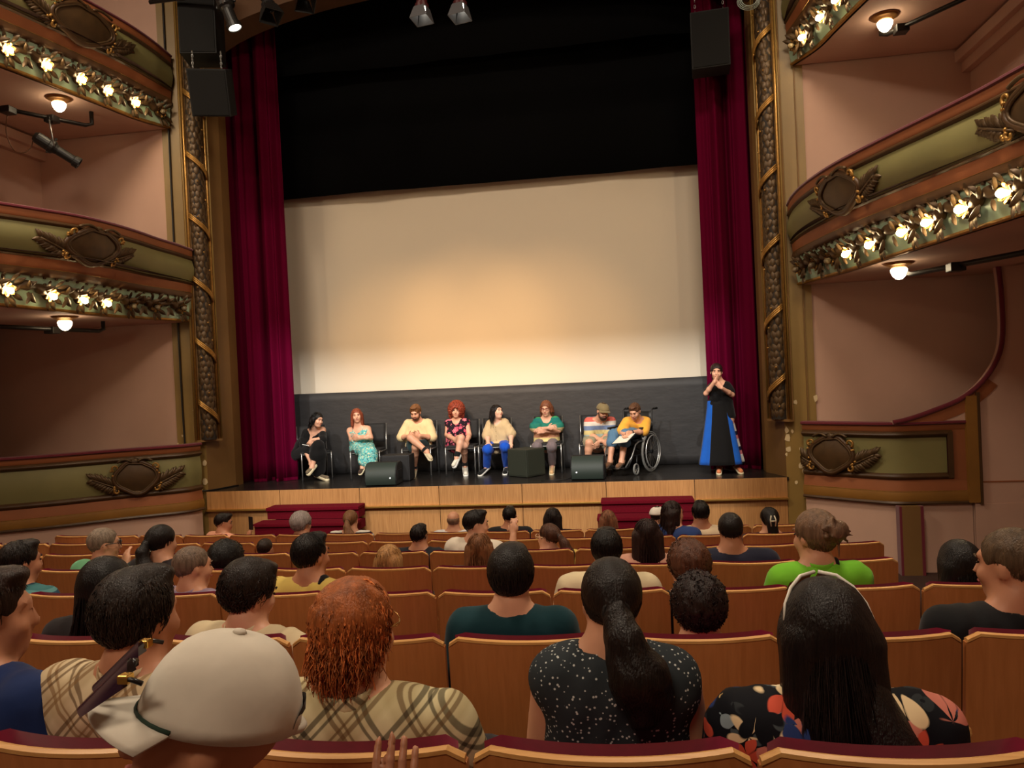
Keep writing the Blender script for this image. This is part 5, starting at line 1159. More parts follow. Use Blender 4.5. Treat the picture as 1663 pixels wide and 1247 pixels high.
# --- second nearest row
audience('woman with long black hair behind the grey haired man in checked shirt', 1, 172, 905, 1.0, -.25, 'long', (14, 10, 10), cloth((30, 24, 26)), opt=dict(vol=.014, len=.8, wid=1.3))
audience('young man with dark tousled hair and cream shirt turned right', 1, 402, 908, 1.05, -.62, 'short', (30, 20, 16), cloth((204, 186, 150)), collar=cloth((204, 186, 150)), opt=dict(vol=.014, wave=.006, frizz=.3), tone=2, face=True, pitch=-.25)
audience('man with thick black hair and dark teal shirt', 1, 828, 883, .97, .0, 'short', (18, 13, 12), cloth((10, 52, 60)), opt=dict(vol=.012), tone=2, shw=.165)
audience('person with short dark brown curls slumped low in the second nearest row', 1, 1132, 929, 1.0, .15, 'curly', (32, 19, 18), cloth((60, 40, 40)), opt=dict(vol=-.006))
audience('man with shaved head and black shirt at the right picture edge', 1, 1640, 858, 1.12, .75, 'crop', (84, 66, 48), cloth((14, 15, 18)), tone=1, turn=.05, shw=.20, face=True, dy=.32)
# --- third nearest row
audience('bearded man with dark short hair and teal striped shirt at the left edge', 2, 32, 878, 1.06, -.5, 'short', (26, 19, 16), stripes('teal_stripe', [(60, 110, 112), (40, 70, 90), (90, 140, 140)], .05), tone=1, face=True)
audience('man with grey hair and lavender collared shirt turned right', 2, 312, 887, 1.0, -.75, 'crop', (112, 94, 80), cloth((150, 130, 150)), collar=cloth((150, 130, 150)), tone=0, face=True)
audience('man with dark thinning hair and yellow shirt with black strap', 2, 503, 866, 1.04, -.45, 'short', (20, 15, 14), cloth((206, 178, 92)), strap=1, tone=1, face=True)
audience('man with short black hair and cream shirt, seen above the dark ponytail', 2, 984, 858, .96, .0, 'short', (18, 14, 13), cloth((212, 196, 160)), tone=1, opt=dict(vol=.002))
audience('person with curly brown hair behind the low dark curls', 2, 1115, 872, 1.06, .45, 'curly', (86, 52, 36), cloth((20, 18, 20)), sleeve=.95, opt=dict(vol=.004), tone=0, face=True, dy=.28)
GRN = cloth((112, 186, 44), 'lime_green_cotton')
G6 = audience('woman with streaked bun and lime green polo shirt', 2, 1322, 827, .98, .55, 'bun', (112, 86, 66), GRN, strap=1, collar=GRN, tone=0, opt=dict(hz=.03, vol=.004), turn=.1, shw=.165, face=True, hsc=1.0)
audience('person with dark shoulder length hair beside the shaved man', 2, 1556, 877, 1.0, .1, 'bob', (20, 16, 15), cloth((24, 24, 28)), opt=dict(vol=.012))
# --- middle row
def chin_arm(J, W, pel, nb): J['elR'] = nb+W(.22, .22, -.30); J['wrR'] = J['head']+W(.06, .10, -.16); J['haR'] = J['wrR']+W(-.03, .03, .08)
audience('older balding man with dark glasses and mint green shirt', 3, 168, 857, 1.03, -.85, 'crop', (128, 112, 96), cloth((104, 168, 124)), tone=0, glass=dict(r=.003), face=True, arm=chin_arm)
audience('person with big black afro hair in the middle row', 3, 367, 873, 1.0, -.2, 'bigcurly', (10, 8, 8), cloth((50, 36, 34)))
audience('woman with dark ponytail behind the balding man', 3, 262, 852, 1.0, -.45, 'pony', (20, 15, 14), cloth((40, 34, 36)), opt=dict(vol=.008, len=.2))
audience('child with dark hair low beside the man in lavender shirt', 3, 248, 893, .82, -.2, 'short', (22, 16, 14), cloth((50, 50, 60)))
audience('person with blonde bob hair in the middle row', 3, 632, 884, .96, -.2, 'bob', (168, 124, 76), cloth((90, 70, 60)), opt=dict(vol=.004))
audience('woman with long wavy light brown hair behind the boy in white', 3, 778, 866, .94, .0, 'longwavy', (120, 78, 48), cloth((80, 60, 50)), opt=dict(len=.8))
audience('woman with long straight dark brown hair right of centre', 3, 1050, 842, .98, .0, 'long', (40, 22, 20), cloth((190, 140, 120)), sleeve=0, opt=dict(len=.7))
audience('man with cropped black hair and navy blue shirt', 3, 1185, 832, .98, .0, 'crop', (22, 17, 16), cloth((30, 32, 50)), tone=1, shw=.205)
# --- far rows
audience('child with short dark hair in a dark top, third farthest row', 4, 680, 851, .84, -.2, 'short', (24, 17, 15), cloth((28, 30, 38)), tone=1)
def boy_arm(J, W, pel, nb): J['elR'] = nb+W(.20, .18, -.22); J['wrR'] = nb+W(.20, .24, .02); J['haR'] = J['wrR']+W(.0, .02, .1)
audience('boy in white shirt looking right with a raised hand', 4, 772, 828, 1.0, -1.2, 'short', (20, 15, 14), cloth((214, 204, 186)), tone=2, face=True, arm=boy_arm, turn=-.35)
audience('girl with glasses and brown ponytail in a yellow top', 4, 890, 850, .93, 1.0, 'pony', (76, 48, 34), cloth((206, 182, 92)), tone=2, glass=dict(col=mat('clear_frame', (220, 190, 150), .3), r=.003), face=True, opt=dict(len=.16), turn=.2)
audience('small child with cropped dark hair left of the yellow shirted man', 4, 430, 874, .80, 0, 'crop', (40, 28, 22), cloth((60, 50, 50)), tone=1)
audience('girl with long dark curly hair in profile near the right steps', 5, 1092, 813, .98, -1.1, 'longwavy', (34, 20, 18), cloth((40, 60, 110)), face=True, opt=dict(len=.75))
audience('man with black hair and beige shirt below the wheelchair', 5, 1137, 813, .98, 0, 'short', (16, 13, 12), cloth((200, 180, 150)), tone=3)
audience('woman with black hair held by a pale claw clip', 5, 1249, 823, 1.0, 0, 'clip', (16, 12, 12), cloth((60, 40, 40)), clip=True)
t4 = audience('child in a white cap beside the right carpeted steps', 6, 1068, 822, .92, -.6, 'crop', (30, 22, 20), cloth((120, 110, 110)), tone=2)
headwear_cap(t4[0], t4[1], t4[2], t4[3]*1.05, t4[4], cloth((226, 220, 210)))
def phone_arm(J, W, pel, nb): J['elR'] = nb+np.array([.20, .16, -.27]); J['wrR'] = at(402, 872, Y=J['head'][1]+.12); J['haR'] = J['wrR']+np.array([.05, 0, .09])
G1 = audience('man in salmon pink shirt looking at his phone in the farthest row', 6, 362, 833, .98, -1.1, 'short', (26, 19, 17), cloth((226, 160, 130)), tone=1, face=True, arm=phone_arm, collar=cloth((226, 160, 130)), pitch=-.2, turn=-.5, opt=dict(vol=-.002))
ph = thing('phone', 'dark mobile phone held up by the man in salmon pink', 'phone', G1[5]['wrR']+np.array([.05, -.01, .08]), -.5)
MB().box(-.036, .036, -.004, .004, 0, .14).build('phone_body', BLACK, ph, bevel=.004); MB().box(-.033, .033, .004, .005, .006, .134).build('screen', mat('phone_screen', (60, 70, 80), .1), ph)
audience('older woman with curly grey hair before the left carpeted steps', 6, 489, 827, 1.12, -.5, 'curly', (150, 140, 136), cloth((120, 110, 110)), opt=dict(vol=.012))
audience('woman with light brown ponytail and striped top before the left steps', 6, 569, 828, 1.0, 0, 'pony', (124, 86, 56), stripes('black_white_stripe', [(210, 204, 192), (30, 30, 34)], .045), opt=dict(len=.16, hz=.0))
audience('bald man in a white shirt in the farthest row', 6, 736, 829, .92, 0, 'bald', (120, 90, 70), cloth((206, 204, 204)), tone=0)
audience('man with short dark hair and black top in the farthest row', 6, 827, 822, .96, 0, 'short', (20, 16, 15), cloth((24, 24, 28)), tone=1, opt=dict(vol=-.002))
audience('woman with dark wavy hair and black dotted top in the farthest row', 6, 897, 824, 1.0, 0, 'longwavy', (26, 18, 17), cloth((28, 26, 28)), opt=dict(len=.5, vol=.004))
audience('person with light brown bob hair left of the right steps', 6, 987, 828, .94, 0, 'bob', (128, 84, 60), cloth((110, 80, 70)), opt=dict(len=.9))
# ================================================================ chairs on stage
CHB = mat('black_chair_fabric', (20, 19, 20), .75); 
def stage_chair(label, x, y, rz):
    t = thing('stacking_chair', label, 'chair', (x, y, ZS), rz, 'chairs on the stage')       # faces -y
    MB().box(-.225, .225, -.22, .20, .425, .475).build('seat', CHB, t, bevel=.02)
    b = MB().grid(lambda u, v: (-.22+.44*u, .225+.05*v-.03*math.cos((u-.5)*2.6), .56+.30*v), 10, 5); o = b.build('backrest', CHB, t, smooth=True); o.modifiers.new('t', 'SOLIDIFY').thickness = .03
    for sx in (-1, 1):
        MB().tube([(sx*.235, -.235, 0), (sx*.235, -.225, .44), (sx*.235, -.20, .452)], .0125, 8).build('leg', STEEL, t, smooth=True)
        MB().tube([(sx*.235, .27, 0), (sx*.235, .215, .43), (sx*.232, .225, .56), (sx*.232, .285, .86)], .0125, 8).build('leg', STEEL, t, smooth=True)
        MB().tube([(sx*.235, -.225, .43), (sx*.235, .215, .43)], .0115, 8).build('side_rail', STEEL, t, smooth=True)
        for yy in (-.235, .27): MB().lathe([(.016, 0), (.016, .03), (.013, .035)], 8, Matrix.Translation((sx*.235, yy, 0))).build('foot_cap', BLACK, t)
    MB().tube([(-.235, -.215, .425), (.235, -.215, .425)], .011, 8).build('front_rail', STEEL, t, smooth=True)
    return t
def fp(u, v): return at(u, v, Z=ZS)
# ================================================================ people on stage
def stager(label, P, s, hyaw, hpitch, hroll, tone, style, hcol, hN=600, hopt=None, build=1.0, bust=0, belly=0, cat='person', group='people on the stage', hscale=None, stand=False, dbl=None):
    J = {k: np.array(v, float) for k, v in P.items() if k != 'curl'}; J['curl'] = P.get('curl', .6)
    O = np.array([J['pel'][0], J['pel'][1], ZS]); t = thing('person', label, cat, O, 0, group); hs = hscale or s
    G, X = body_prims(J, s, build, True, bust, belly); R = rotm(hyaw, hpitch, hroll); F = Field()
    for k in G: F.ext(G[k])
    HT = Field(); head_prims(HT, J['head'], R, hs, True); F.ext(HT.P); obj('body', F.mesh('body', skin(tone), .0105, O), None, t)
    if style != 'none': hair(t, J['head'], R, hs, style, hcol, O, .0085, hN, int(abs(J['head'][0])*50)+100, opt=hopt)
    face_parts(t, J['head'], R, hs, O, hairmat(hcol)); return t, J, G, X, R, O, hs
ST1, ST2, ST3 = (226, 170, 140), (218, 160, 128), (234, 184, 156)
def j(u, v, y): return at(u, v, Y=y)
HB = .011
# woman in black leaning to the right
y = 11.72
P = dict(head=j(515, 682, y-.20), neck=j(510, 698, y-.12), fw=(.5, -1, 0), shL=j(497, 702, y-.10), shR=j(525, 697, y-.06), elL=j(492.5, 722, y-.16), wrL=j(503.5, 749, y-.36), haL=j(507, 757, y-.38),
         elR=j(524, 714, y-.30), wrR=j(508, 714, y-.42), haR=j(501, 722, y-.44), laR=(0, 0, 1), pel=j(492, 736, y), knL=j(517, 724, y-.38), anL=j(507, 757, y-.42), toL=j(500, 766, y-.50), knR=j(520, 736, y-.36), anR=fp(516, 779)+np.array([0, .0, .10]), toR=fp(531, 781)+np.array([0, -.0, .055]), curl=.7)
S = stager('dark haired woman in black leaning on her crossed knee', P, .97, -2.05, -.15, .12, ST1, 'bob', (18, 15, 15), hopt=dict(len=.35), bust=.9); t, J, G, X, R, O, hs = S
BLKD = cloth((15, 14, 15), 'black_jersey')
shirt_part(t, G, X, .97, BLKD, O, HB, -1, .012, None, .10, vneck=.14, name='black_top', topcut=.01); 
F = Field(); F.ext(seg(G['upL'], .55, 1.0, .022)); F.ext(seg(G['foreL'], 0, .12, .02)); obj('loose_sleeve', F.mesh('loose_sleeve', BLKD, HB, O), None, t)
F = Field(); F.ext(seg(G['upR'], .5, 1.0, .022)); F.ext(seg(G['foreR'], 0, .2, .02)); obj('loose_sleeve', F.mesh('loose_sleeve', BLKD, HB, O), None, t)
F = Field(); F.cap(X['pel'], X['pel']+X['lat']*.02, .115, .115, .05); 
for e in 'LR': F.ext(seg(G['thigh'+e], 0, 1, .03)); F.cap(J['kn'+e], lerp(J['kn'+e], J['an'+e], .45 if e == 'L' else .8), .09, .10 if e == 'L' else .12, .05)
obj('wide_trousers', F.mesh('wide_trousers', BLKD, HB, O), None, t)
TAUPE = cloth((112, 98, 78)); CORK = mat('pale_platform_sole', (222, 208, 172), .7)
shoe_part(t, J['anL'], J['toL'], .95, TAUPE, CORK, O, .03, 'platform_shoe', True); shoe_part(t, J['anR'], J['toR'], .95, TAUPE, CORK, O, .03, 'platform_shoe', True)
pen = thing('pen', 'small white pen in the hand of the woman in black', 'pen', j(497, 723, y-.50)); MB().tube([(-.06, 0, .015), (.05, 0, -.01)], .005, 6).build('barrel', mat('white_pen', (230, 230, 226), .4), pen)
stage_chair('black chair under the woman in black, angled toward the others', -2.98, 11.72, .55)
# woman in turquoise skirt
y = 11.68
P = dict(head=j(579.5, 675, y-.06), neck=j(582, 693, y-.02), fw=(0, -1, 0), shL=j(567.5, 698, y), shR=j(597.5, 695, y), elL=j(571, 713, y-.10), wrL=j(592, 711, y-.24), haL=j(602, 708, y-.22), laL=(0, 0, -1), elR=j(602, 711, y-.08), wrR=j(582, 709, y-.20), haR=j(573, 707, y-.18), laR=(0, 0, -1),
         pel=j(588, 727, y), knL=j(595, 735, y-.42), anL=j(589, 758, y-.52), toL=j(585, 766, y-.60), knR=j(602, 736, y-.42), anR=j(605, 765, y-.46), toR=j(604, 773, y-.58), curl=.3)
S = stager('woman with long auburn hair and folded arms in a turquoise skirt', P, .94, -2.85, -.02, -.08, ST1, 'long', (140, 70, 46), hopt=dict(len=.52), bust=1.0); t, J, G, X, R, O, hs = S
TQ = floral('turquoise_print', (104, 186, 184), [(200, 216, 190), (40, 110, 120), (150, 200, 170), (226, 220, 180)], 30, .42, .4, (44, 120, 130))
shirt_part(t, G, X, .94, TQ, O, HB, -1, .010, None, .12, vneck=.15, name='dress_top', topcut=-.06)
for e in (-1, 1): MB().tube([X['nb']+X['lat']*e*.07+X['dn']*.11+X['fw']*.11-O, X['nb']+X['lat']*e*.085+X['dn']*.02+X['fw']*.05-O, X['nb']+X['lat']*e*.085+X['dn']*.03-X['fw']*.06-O, X['nb']+X['lat']*e*.07+X['dn']*.12-X['fw']*.10-O], .006, 6).build('shoulder_strap', TQ, t, smooth=True)
F = Field(); F.cap(X['pel']-X['dn']*.08, X['pel'], .135, .15, .05)
for e in 'LR': F.ext(seg(G['thigh'+e], 0, 1, .035)); F.cap(J['kn'+e], lerp(J['kn'+e], J['an'+e], .6), .09, .10, .06)
F.disp = lambda a, b, c: .006*np.sin(45*a+4*np.sin(9*c)); obj('skirt', F.mesh('skirt', TQ, HB, O), None, t)
shoe_part(t, J['anL'], J['toL'], .92, cloth((70, 54, 44)), CORK, O, .01, 'sandal', True); shoe_part(t, J['anR'], J['toR'], .92, cloth((70, 54, 44)), CORK, O, .01, 'sandal', True)
stage_chair('black chair under the woman in the turquoise skirt', *(fp(569.5, 780)[:2]+np.array([.235, .25])), .05)
# man in cream t-shirt looking down
y = 12.0
P = dict(head=j(675, 669.5, y-.14), neck=j(679, 683, y-.06), fw=(-.1, -1, 0), shL=j(662, 687, y-.04), shR=j(696, 686, y-.02), elL=j(652, 711, y-.10), wrL=j(664, 708, y-.30), haL=j(672, 705, y-.34), laL=(0, 0, -1), elR=j(702, 711, y-.08), wrR=j(682, 707, y-.30), haR=j(674, 704, y-.34), laR=(0, 0, -1),
         pel=j(680, 722, y), knR=j(675, 726, y-.44), anR=fp(672, 772)+np.array([0, .05, .10]), toR=fp(673, 774)+np.array([0, -.06, .035]), knL=j(667, 711, y-.48), anL=j(693, 733, y-.56), toL=j(699, 743, y-.66), curl=.9)
P['knL'], P['anL'], P['toL'], P['knR'], P['anR'], P['toR'] = P['knR'], P['anR'], P['toR'], P['knL'], P['anL'], P['toL']
P['pelswap'] = P['pel']
S = stager('man with brown quiff and beard in cream t-shirt looking down', P, 1.03, 3.05, -.42, 0, ST2, 'short', (118, 78, 46), hopt=dict(vol=.003), build=.98); t, J, G, X, R, O, hs = S
CRT = cloth((230, 206, 156), 'cream_tshirt'); shirt_part(t, G, X, 1.03, CRT, O, HB, .92, .018, .10, .088, name='t_shirt', loose=.0, flare=.024)
legs_part(t, G, X, 1.03, cloth((34, 58, 62)), O, HB, .72, .024, 'shorts', flare=.03)
def beard(t, J, R, O, col, s=1):
    F = Field(); T = lambda x, y, z: J['head']+R@(np.array([x, y, z])*s); F.ell(T(0, .05, -.085), np.array([.056, .048, .045])*s, R, .02); F.ell(T(0, .075, -.035), np.array([.05, .045, .030])*s, R, .01, -1); F.ell(T(0, .10, -.062), np.array([.022, .012, .006])*s, R, .004, -1)
    F.cap(T(-.028, .094, -.052), T(.028, .094, -.052), .008*s, None, .01)
    for e in (-1, 1): F.cap(T(e*.066, .02, -.02), T(e*.052, .04, -.08), .012*s, .014*s, .01)
    obj('beard', F.mesh('beard', hairmat(col), .006, O), None, t)
beard(t, J, R, O, (70, 44, 30))
BEI = cloth((206, 190, 156)); shoe_part(t, J['anL'], J['toL'], 1.0, BEI, CORK, O, .008, 'sneaker'); shoe_part(t, J['anR'], J['toR'], 1.0, BEI, CORK, O, .008, 'sneaker')
for e in 'LR':
    F = Field(); F.ext(seg(G['shin'+e], .86, 1.0, .006)); obj('sock', F.mesh('sock', cloth((22, 22, 24)), .009, O), None, t)
PRN = mat('faded_orange_print', (196, 140, 92), .8)
pr = X['nb']+X['dn']*.22+X['fw']*.150
for k in range(7): q = pr+X['lat']*(-.11+.036*k)+X['dn']*(.02*math.sin(k*2.1)); MB().tube([q-O, q+X['lat']*.02+X['dn']*.018-O, q+X['lat']*.005+X['dn']*.035-O], .004, 5).build('chest_print', PRN, t, smooth=True)
stage_chair('black chair under the man in cream t-shirt', *(fp(700.7, 773.5)[:2]+np.array([-.235, .235])), .0)
# woman with big red curls
y = 12.0
P = dict(head=j(741, 667, y-.06), neck=j(741.5, 681, y-.02), fw=(0, -1, 0), shL=j(728, 686, y), shR=j(757.5, 684, y), elL=j(726, 706, y-.06), wrL=j(739, 714, y-.34), haL=j(748, 715, y-.42), laL=(0, -.3, -1), elR=j(762, 706, y-.06), wrR=j(758, 718, y-.32), haR=j(755, 727, y-.42), laR=(1, 0, 0),
         pel=j(744, 722, y), knR=j(749, 711, y-.46), anR=j(742, 742, y-.54), toR=j(737, 754, y-.62), knL=j(753.5, 723, y-.42), anL=fp(755, 768)+np.array([0, .03, .11]), toL=fp(758, 772)+np.array([0, -.07, .04]), curl=.5)
P['knL'], P['anL'], P['toL'], P['knR'], P['anR'], P['toR'] = P['knR'], P['anR'], P['toR'], P['knL'], P['anL'], P['toL']
S = stager('woman with big red curly hair and pink and black dress', P, .96, -3.05, .0, .05, ST1, 'bigcurly', (140, 60, 40), hN=1000, hopt=dict(big=.018), bust=1.0); t, J, G, X, R, O, hs = S
PKB = floral('pink_black_print', (34, 24, 34), [(226, 92, 122), (34, 24, 34), (236, 120, 140)], 13, .50, .55)
F = Field(); F.ext(G['torso'], .014); F.cap(X['pel'], X['pel']+X['lat']*.01, .15, None, .05)
for e in 'LR': F.ext(seg(G['thigh'+e], 0, .5, .02)); F.ext(seg(G['up'+e], 0, .05, .006))
F.cap(X['nb']-X['dn']*.1+X['fw']*.02, X['nb']+X['dn']*.02+X['fw']*.05, .07, .06, .012, -1); F.cuts.append(lambda a, b, c, n=X['nb'], d=X['dn']: ((a-n[0])*-d[0]+(b-n[1])*-d[1]+(c-n[2])*-d[2])-.03)
obj('dress', F.mesh('dress', PKB, HB, O), None, t)
WSN = cloth((222, 216, 200), 'white_sneaker')
for e in 'LR':
    shoe_part(t, J['an'+e], J['to'+e], 1.02, WSN, mat('white_sole', (230, 228, 220), .6), O, .014, 'sneaker'); F = Field(); F.ext(seg(G['shin'+e], .80, 1.0, .008)); obj('sock', F.mesh('sock', cloth((22, 22, 24)), .009, O), None, t)
stage_chair('black chair under the woman with big red curls', *((fp(725, 774)[:2]+fp(772.5, 771)[:2])/2+np.array([0, .235])), .0)
# person in beige shirt and blue trousers, looking up to the right
y = 12.0
P = dict(head=j(807, 669, y-.08), neck=j(807, 684, y-.04), fw=(.1, -1, 0), shL=j(796, 688, y-.02), shR=j(819, 685, y-.02), elL=j(791, 708, y-.10), wrL=j(793, 720, y-.30), haL=j(791, 727, y-.40), laL=(-1, 0, 0), elR=j(830, 705, y-.08), wrR=j(830, 720, y-.26), haR=j(828, 729, y-.36), laR=(1, 0, 0),
         pel=j(809, 724, y), knL=j(791.5, 730, y-.44), anL=fp(787, 770)+np.array([.03, .06, .11]), toL=fp(784, 772)+np.array([-.03, -.04, .04]), knR=j(820, 726, y-.44), anR=fp(822, 768)+np.array([0, .08, .10]), toR=fp(821, 770)+np.array([0, -.05, .035]), curl=.4)
S = stager('dark haired person in loose beige shirt and bright blue trousers', P, .98, -2.25, .22, .1, ST3, 'bob', (22, 16, 16), hopt=dict(len=.8)); t, J, G, X, R, O, hs = S
BSH = cloth((206, 180, 138), 'beige_linen'); shirt_part(t, G, X, .98, BSH, O, HB, .95, .018, .16, .09, vneck=.06, loose=.002, flare=.026)
F = Field(); F.cap(X['pel']-X['lat']*.10+X['fw']*.06, X['pel']+X['lat']*.09+X['fw']*.10, .115, .11, .05); F.cap(X['pel']+X['fw']*.10, X['pel']+X['fw']*.22+np.array([0, 0, -.03]), .10, .06, .04); obj('shirt_tail', F.mesh('shirt_tail', BSH, HB, O), None, t)
legs_part(t, G, X, .98, cloth((24, 84, 200), 'bright_blue_cotton'), O, HB, 1.0, .018, 'trousers', .92)
for e in 'LR': shoe_part(t, J['an'+e], J['to'+e], 1.0, cloth((22, 22, 22)), mat('white_sole', (230, 228, 220), .6), O, .010, 'sneaker')
for k in range(5): q = X['nb']+X['dn']*(.07+.07*k)+X['fw']*(.152-.002*k); MB().lathe([(0, 0), (.006, .001), (.006, .004), (0, .004)], 8, Matrix.Translation(tuple(q-O)) @ Matrix.Rotation(math.pi/2, 4, 'X')).build('shirt_button', mat('button_brown', (120, 96, 66), .4), t)
stage_chair('black chair under the person in blue trousers', *((fp(781, 770)[:2]+fp(824.5, 772)[:2])/2+np.array([0, .25])), .0)
# woman with glasses, arms folded, grey trousers
y = 12.0
P = dict(head=j(887, 663.5, y-.08), neck=j(887.5, 679, y-.04), fw=(0, -1, 0), shL=j(872.5, 684, y-.02), shR=j(902.5, 682, y-.02), elL=j(869.5, 699, y-.14), wrL=j(890, 695, y-.30), haL=j(902, 693, y-.30), laL=(0, 0, -1), elR=j(907, 699, y-.12), wrR=j(886, 700, y-.26), haR=j(876, 700, y-.25), laR=(0, 0, -1),
         pel=j(888, 720, y), knL=j(872, 725, y-.44), anL=j(876, 757, y-.44), toL=fp(876, 770)+np.array([0, 0, .03]), knR=j(896, 725, y-.44), anR=fp(897, 766)+np.array([0, .03, .11]), toR=fp(896.5, 770)+np.array([0, -.05, .035]), curl=.4)
S = stager('woman with glasses and folded arms in green patterned top', P, 1.0, 3.0, -.15, 0, ST1, 'bob', (120, 72, 48), hopt=dict(len=.55, vol=.006), build=.98, bust=1.0, belly=.95); t, J, G, X, R, O, hs = S
glasses(t, J['head'], R, hs, O, col=mat('red_glasses', (120, 60, 56), .3), r=.003)
GT = stripes('green_pattern_top', [(120, 176, 128), (226, 206, 140), (206, 150, 116), (196, 176, 130), (40, 120, 104), (28, 112, 104), (60, 150, 96), (38, 140, 90)], .62, z0=.38)
shirt_part(t, G, X, 1.0, GT, O, HB, .55, .018, .07, .095, vneck=.10, name='patterned_top', loose=.0, flare=.045)
legs_part(t, G, X, 1.0, cloth((122, 108, 110), 'mauve_grey_cotton'), O, HB, 1.0, .018, 'trousers', .90)
for e in 'LR': shoe_part(t, J['an'+e], J['to'+e], .95, cloth((206, 164, 116)), CORK, O, .004, 'tan_shoe')
stage_chair('black chair under the woman with glasses and grey trousers', *(fp(913, 768.5)[:2]+np.array([-.235, .235])), .0)
# man in striped shirt and olive cap leaning forward
y = 11.95
P = dict(head=j(979, 668, y-.30), neck=j(974.5, 680, y-.18), fw=(.15, -1, 0), shL=j(956, 684, y-.14), shR=j(993, 683, y-.12), elL=j(957, 706, y-.22), wrL=j(980, 717, y-.46), haL=j(989, 721, y-.52), laL=(0, 0, -1), elR=j(989, 706, y-.22), wrR=j(973, 717, y-.44), haR=j(966, 725, y-.50), laR=(0, 0, 1),
         pel=j(970, 716, y), knL=j(957, 719, y-.46), anL=j(953.5, 755, y-.42), toL=fp(953, 771)+np.array([0, 0, .03]), knR=j(987, 720, y-.42), anR=fp(988, 766)+np.array([0, .03, .11]), toR=fp(988, 770)+np.array([0, -.06, .035]), curl=.7)
S = stager('bearded man in olive cap and striped polo shirt leaning forward', P, 1.05, -2.75, -.25, .12, ST2, 'crop', (60, 40, 28), build=1.04, belly=.85); t, J, G, X, R, O, hs = S
headwear_cap(t, J['head'], R, hs*1.06, O, cloth((128, 112, 78), 'olive_cap')); beard(t, J, R, O, (56, 34, 22), hs)
SPO = stripes('striped_polo', [(176, 170, 150), (168, 184, 176), (206, 186, 128), (110, 126, 158), (214, 204, 190), (206, 100, 88), (132, 140, 150), (206, 100, 88), (214, 206, 196), (196, 98, 88)], .66, z0=.44)
shirt_part(t, G, X, 1.05, SPO, O, HB, .92, .016, .05, .09, name='polo_shirt', loose=.0, flare=.022); legs_part(t, G, X, 1.05, cloth((150, 140, 112)), O, HB, .85, .02, 'shorts', flare=.02)
for e in 'LR': shoe_part(t, J['an'+e], J['to'+e], 1.05, cloth((96, 84, 70)), mat('brown_sole', (70, 56, 44), .7), O, .008, 'shoe')
stage_chair('black chair under the man in the olive cap', *(fp(943, 769)[:2]+np.array([.235, .25])), .0)
# ---------------------------------------------------------------- wheelchair and its user
wb = fp(1061, 768); A = -.48                                        # chair turned towards the picture's left
ca, sa = math.cos(A), math.sin(A)
wc = thing('wheelchair', 'manual wheelchair with grey push rims beside the striped shirt man', 'wheelchair', (2.16, 11.55, ZS), A)
def ring(r, x, y, z, rad, n=32): return [(x, y+r*math.cos(a), z+r*math.sin(a)) for a in np.linspace(0, 2*math.pi, n+1)[:-1]]
TYRE = mat('grey_tyre', (120, 120, 116), .6); RIMM = mat('bright_rim', (206, 206, 204), .3, .7); FRM = mat('wheelchair_black', (24, 24, 26), .4, .3)
for sx in (-1, 1):
    w = MB().tube(ring(.295, sx*.285, .08, .305, 0), .013, 8, closed=True).build('drive_wheel', TYRE, wc, smooth=True)
    MB().tube(ring(.270, sx*.285, .08, .305, 0), .010, 6, closed=True).build('wheel_rim', RIMM, w, smooth=True)
    MB().tube(ring(.245, sx*.325, .08, .305, 0), .009, 8, closed=True).build('push_rim', RIMM, w, smooth=True)
    MB().lathe([(.03, -.03), (.03, .03)], 12, Matrix.Translation((sx*.285, .08, .305)) @ Matrix.Rotation(math.pi/2, 4, 'Y')).build('hub', FRM, w)
    for k in range(18): a = k*math.pi/9; MB().tube([(sx*.285, .08, .305), (sx*.285, .08+.265*math.cos(a), .305+.265*math.sin(a))], .0022, 4).build('spoke', STEEL, w)
    c = MB().tube(ring(.075, sx*.25, -.36, .09, 0, 20), .014, 8, closed=True).build('caster_wheel', TYRE, wc, smooth=True)
    MB().tube([(sx*.25, -.36, .09), (sx*.25, -.33, .20), (sx*.25, -.32, .28)], .012, 6).build('caster_fork', FRM, c, smooth=True)
    for k in range(6): a = k*math.pi/3; MB().tube([(sx*.25, -.36, .09), (sx*.25, -.36+.07*math.cos(a), .09+.07*math.sin(a))], .004, 4).build('caster_spoke', RIMM, c)
    MB().tube([(sx*.24, .22, .28), (sx*.24, .24, .52), (sx*.24, .27, .92), (sx*.24, .31, .94), (sx*.24, .42, .94)], .012, 8).build('back_tube', FRM, wc, smooth=True)
    MB().tube([(sx*.24, .34, .94), (sx*.24, .45, .94)], .018, 8).build('push_handle', BLACK, wc, smooth=True)
    MB().tube([(sx*.24, .24, .30), (sx*.24, -.32, .28), (sx*.235, -.40, .30), (sx*.20, -.50, .14)], .012, 8).build('lower_tube', FRM, wc, smooth=True)
    MB().tube([(sx*.24, .24, .48), (sx*.24, -.22, .48), (sx*.235, -.32, .44), (sx*.22, -.42, .28), (sx*.16, -.52, .13)], .012, 8).build('upper_tube', STEEL, wc, smooth=True)
    MB().box(sx*.26-.012, sx*.26+.012, -.16, .20, .50, .66).build('arm_panel', BLACK, wc, bevel=.01); MB().box(sx*.265-.025, sx*.265+.025, -.20, .18, .66, .69).build('arm_pad', BLACK, wc, bevel=.01)
    MB().box(min(sx*.03, sx*.19), max(sx*.03, sx*.19), -.62, -.46, .12, .135).build('footplate', FRM, wc, bevel=.004)
    MB().tube([(sx*.27, -.12, .40), (sx*.29, -.18, .48), (sx*.30, -.20, .54)], .008, 6).build('brake_lever', STEEL, wc, smooth=True)
MB().box(-.23, .23, -.22, .22, .465, .51).build('seat_sling', BLACK, wc, bevel=.012)
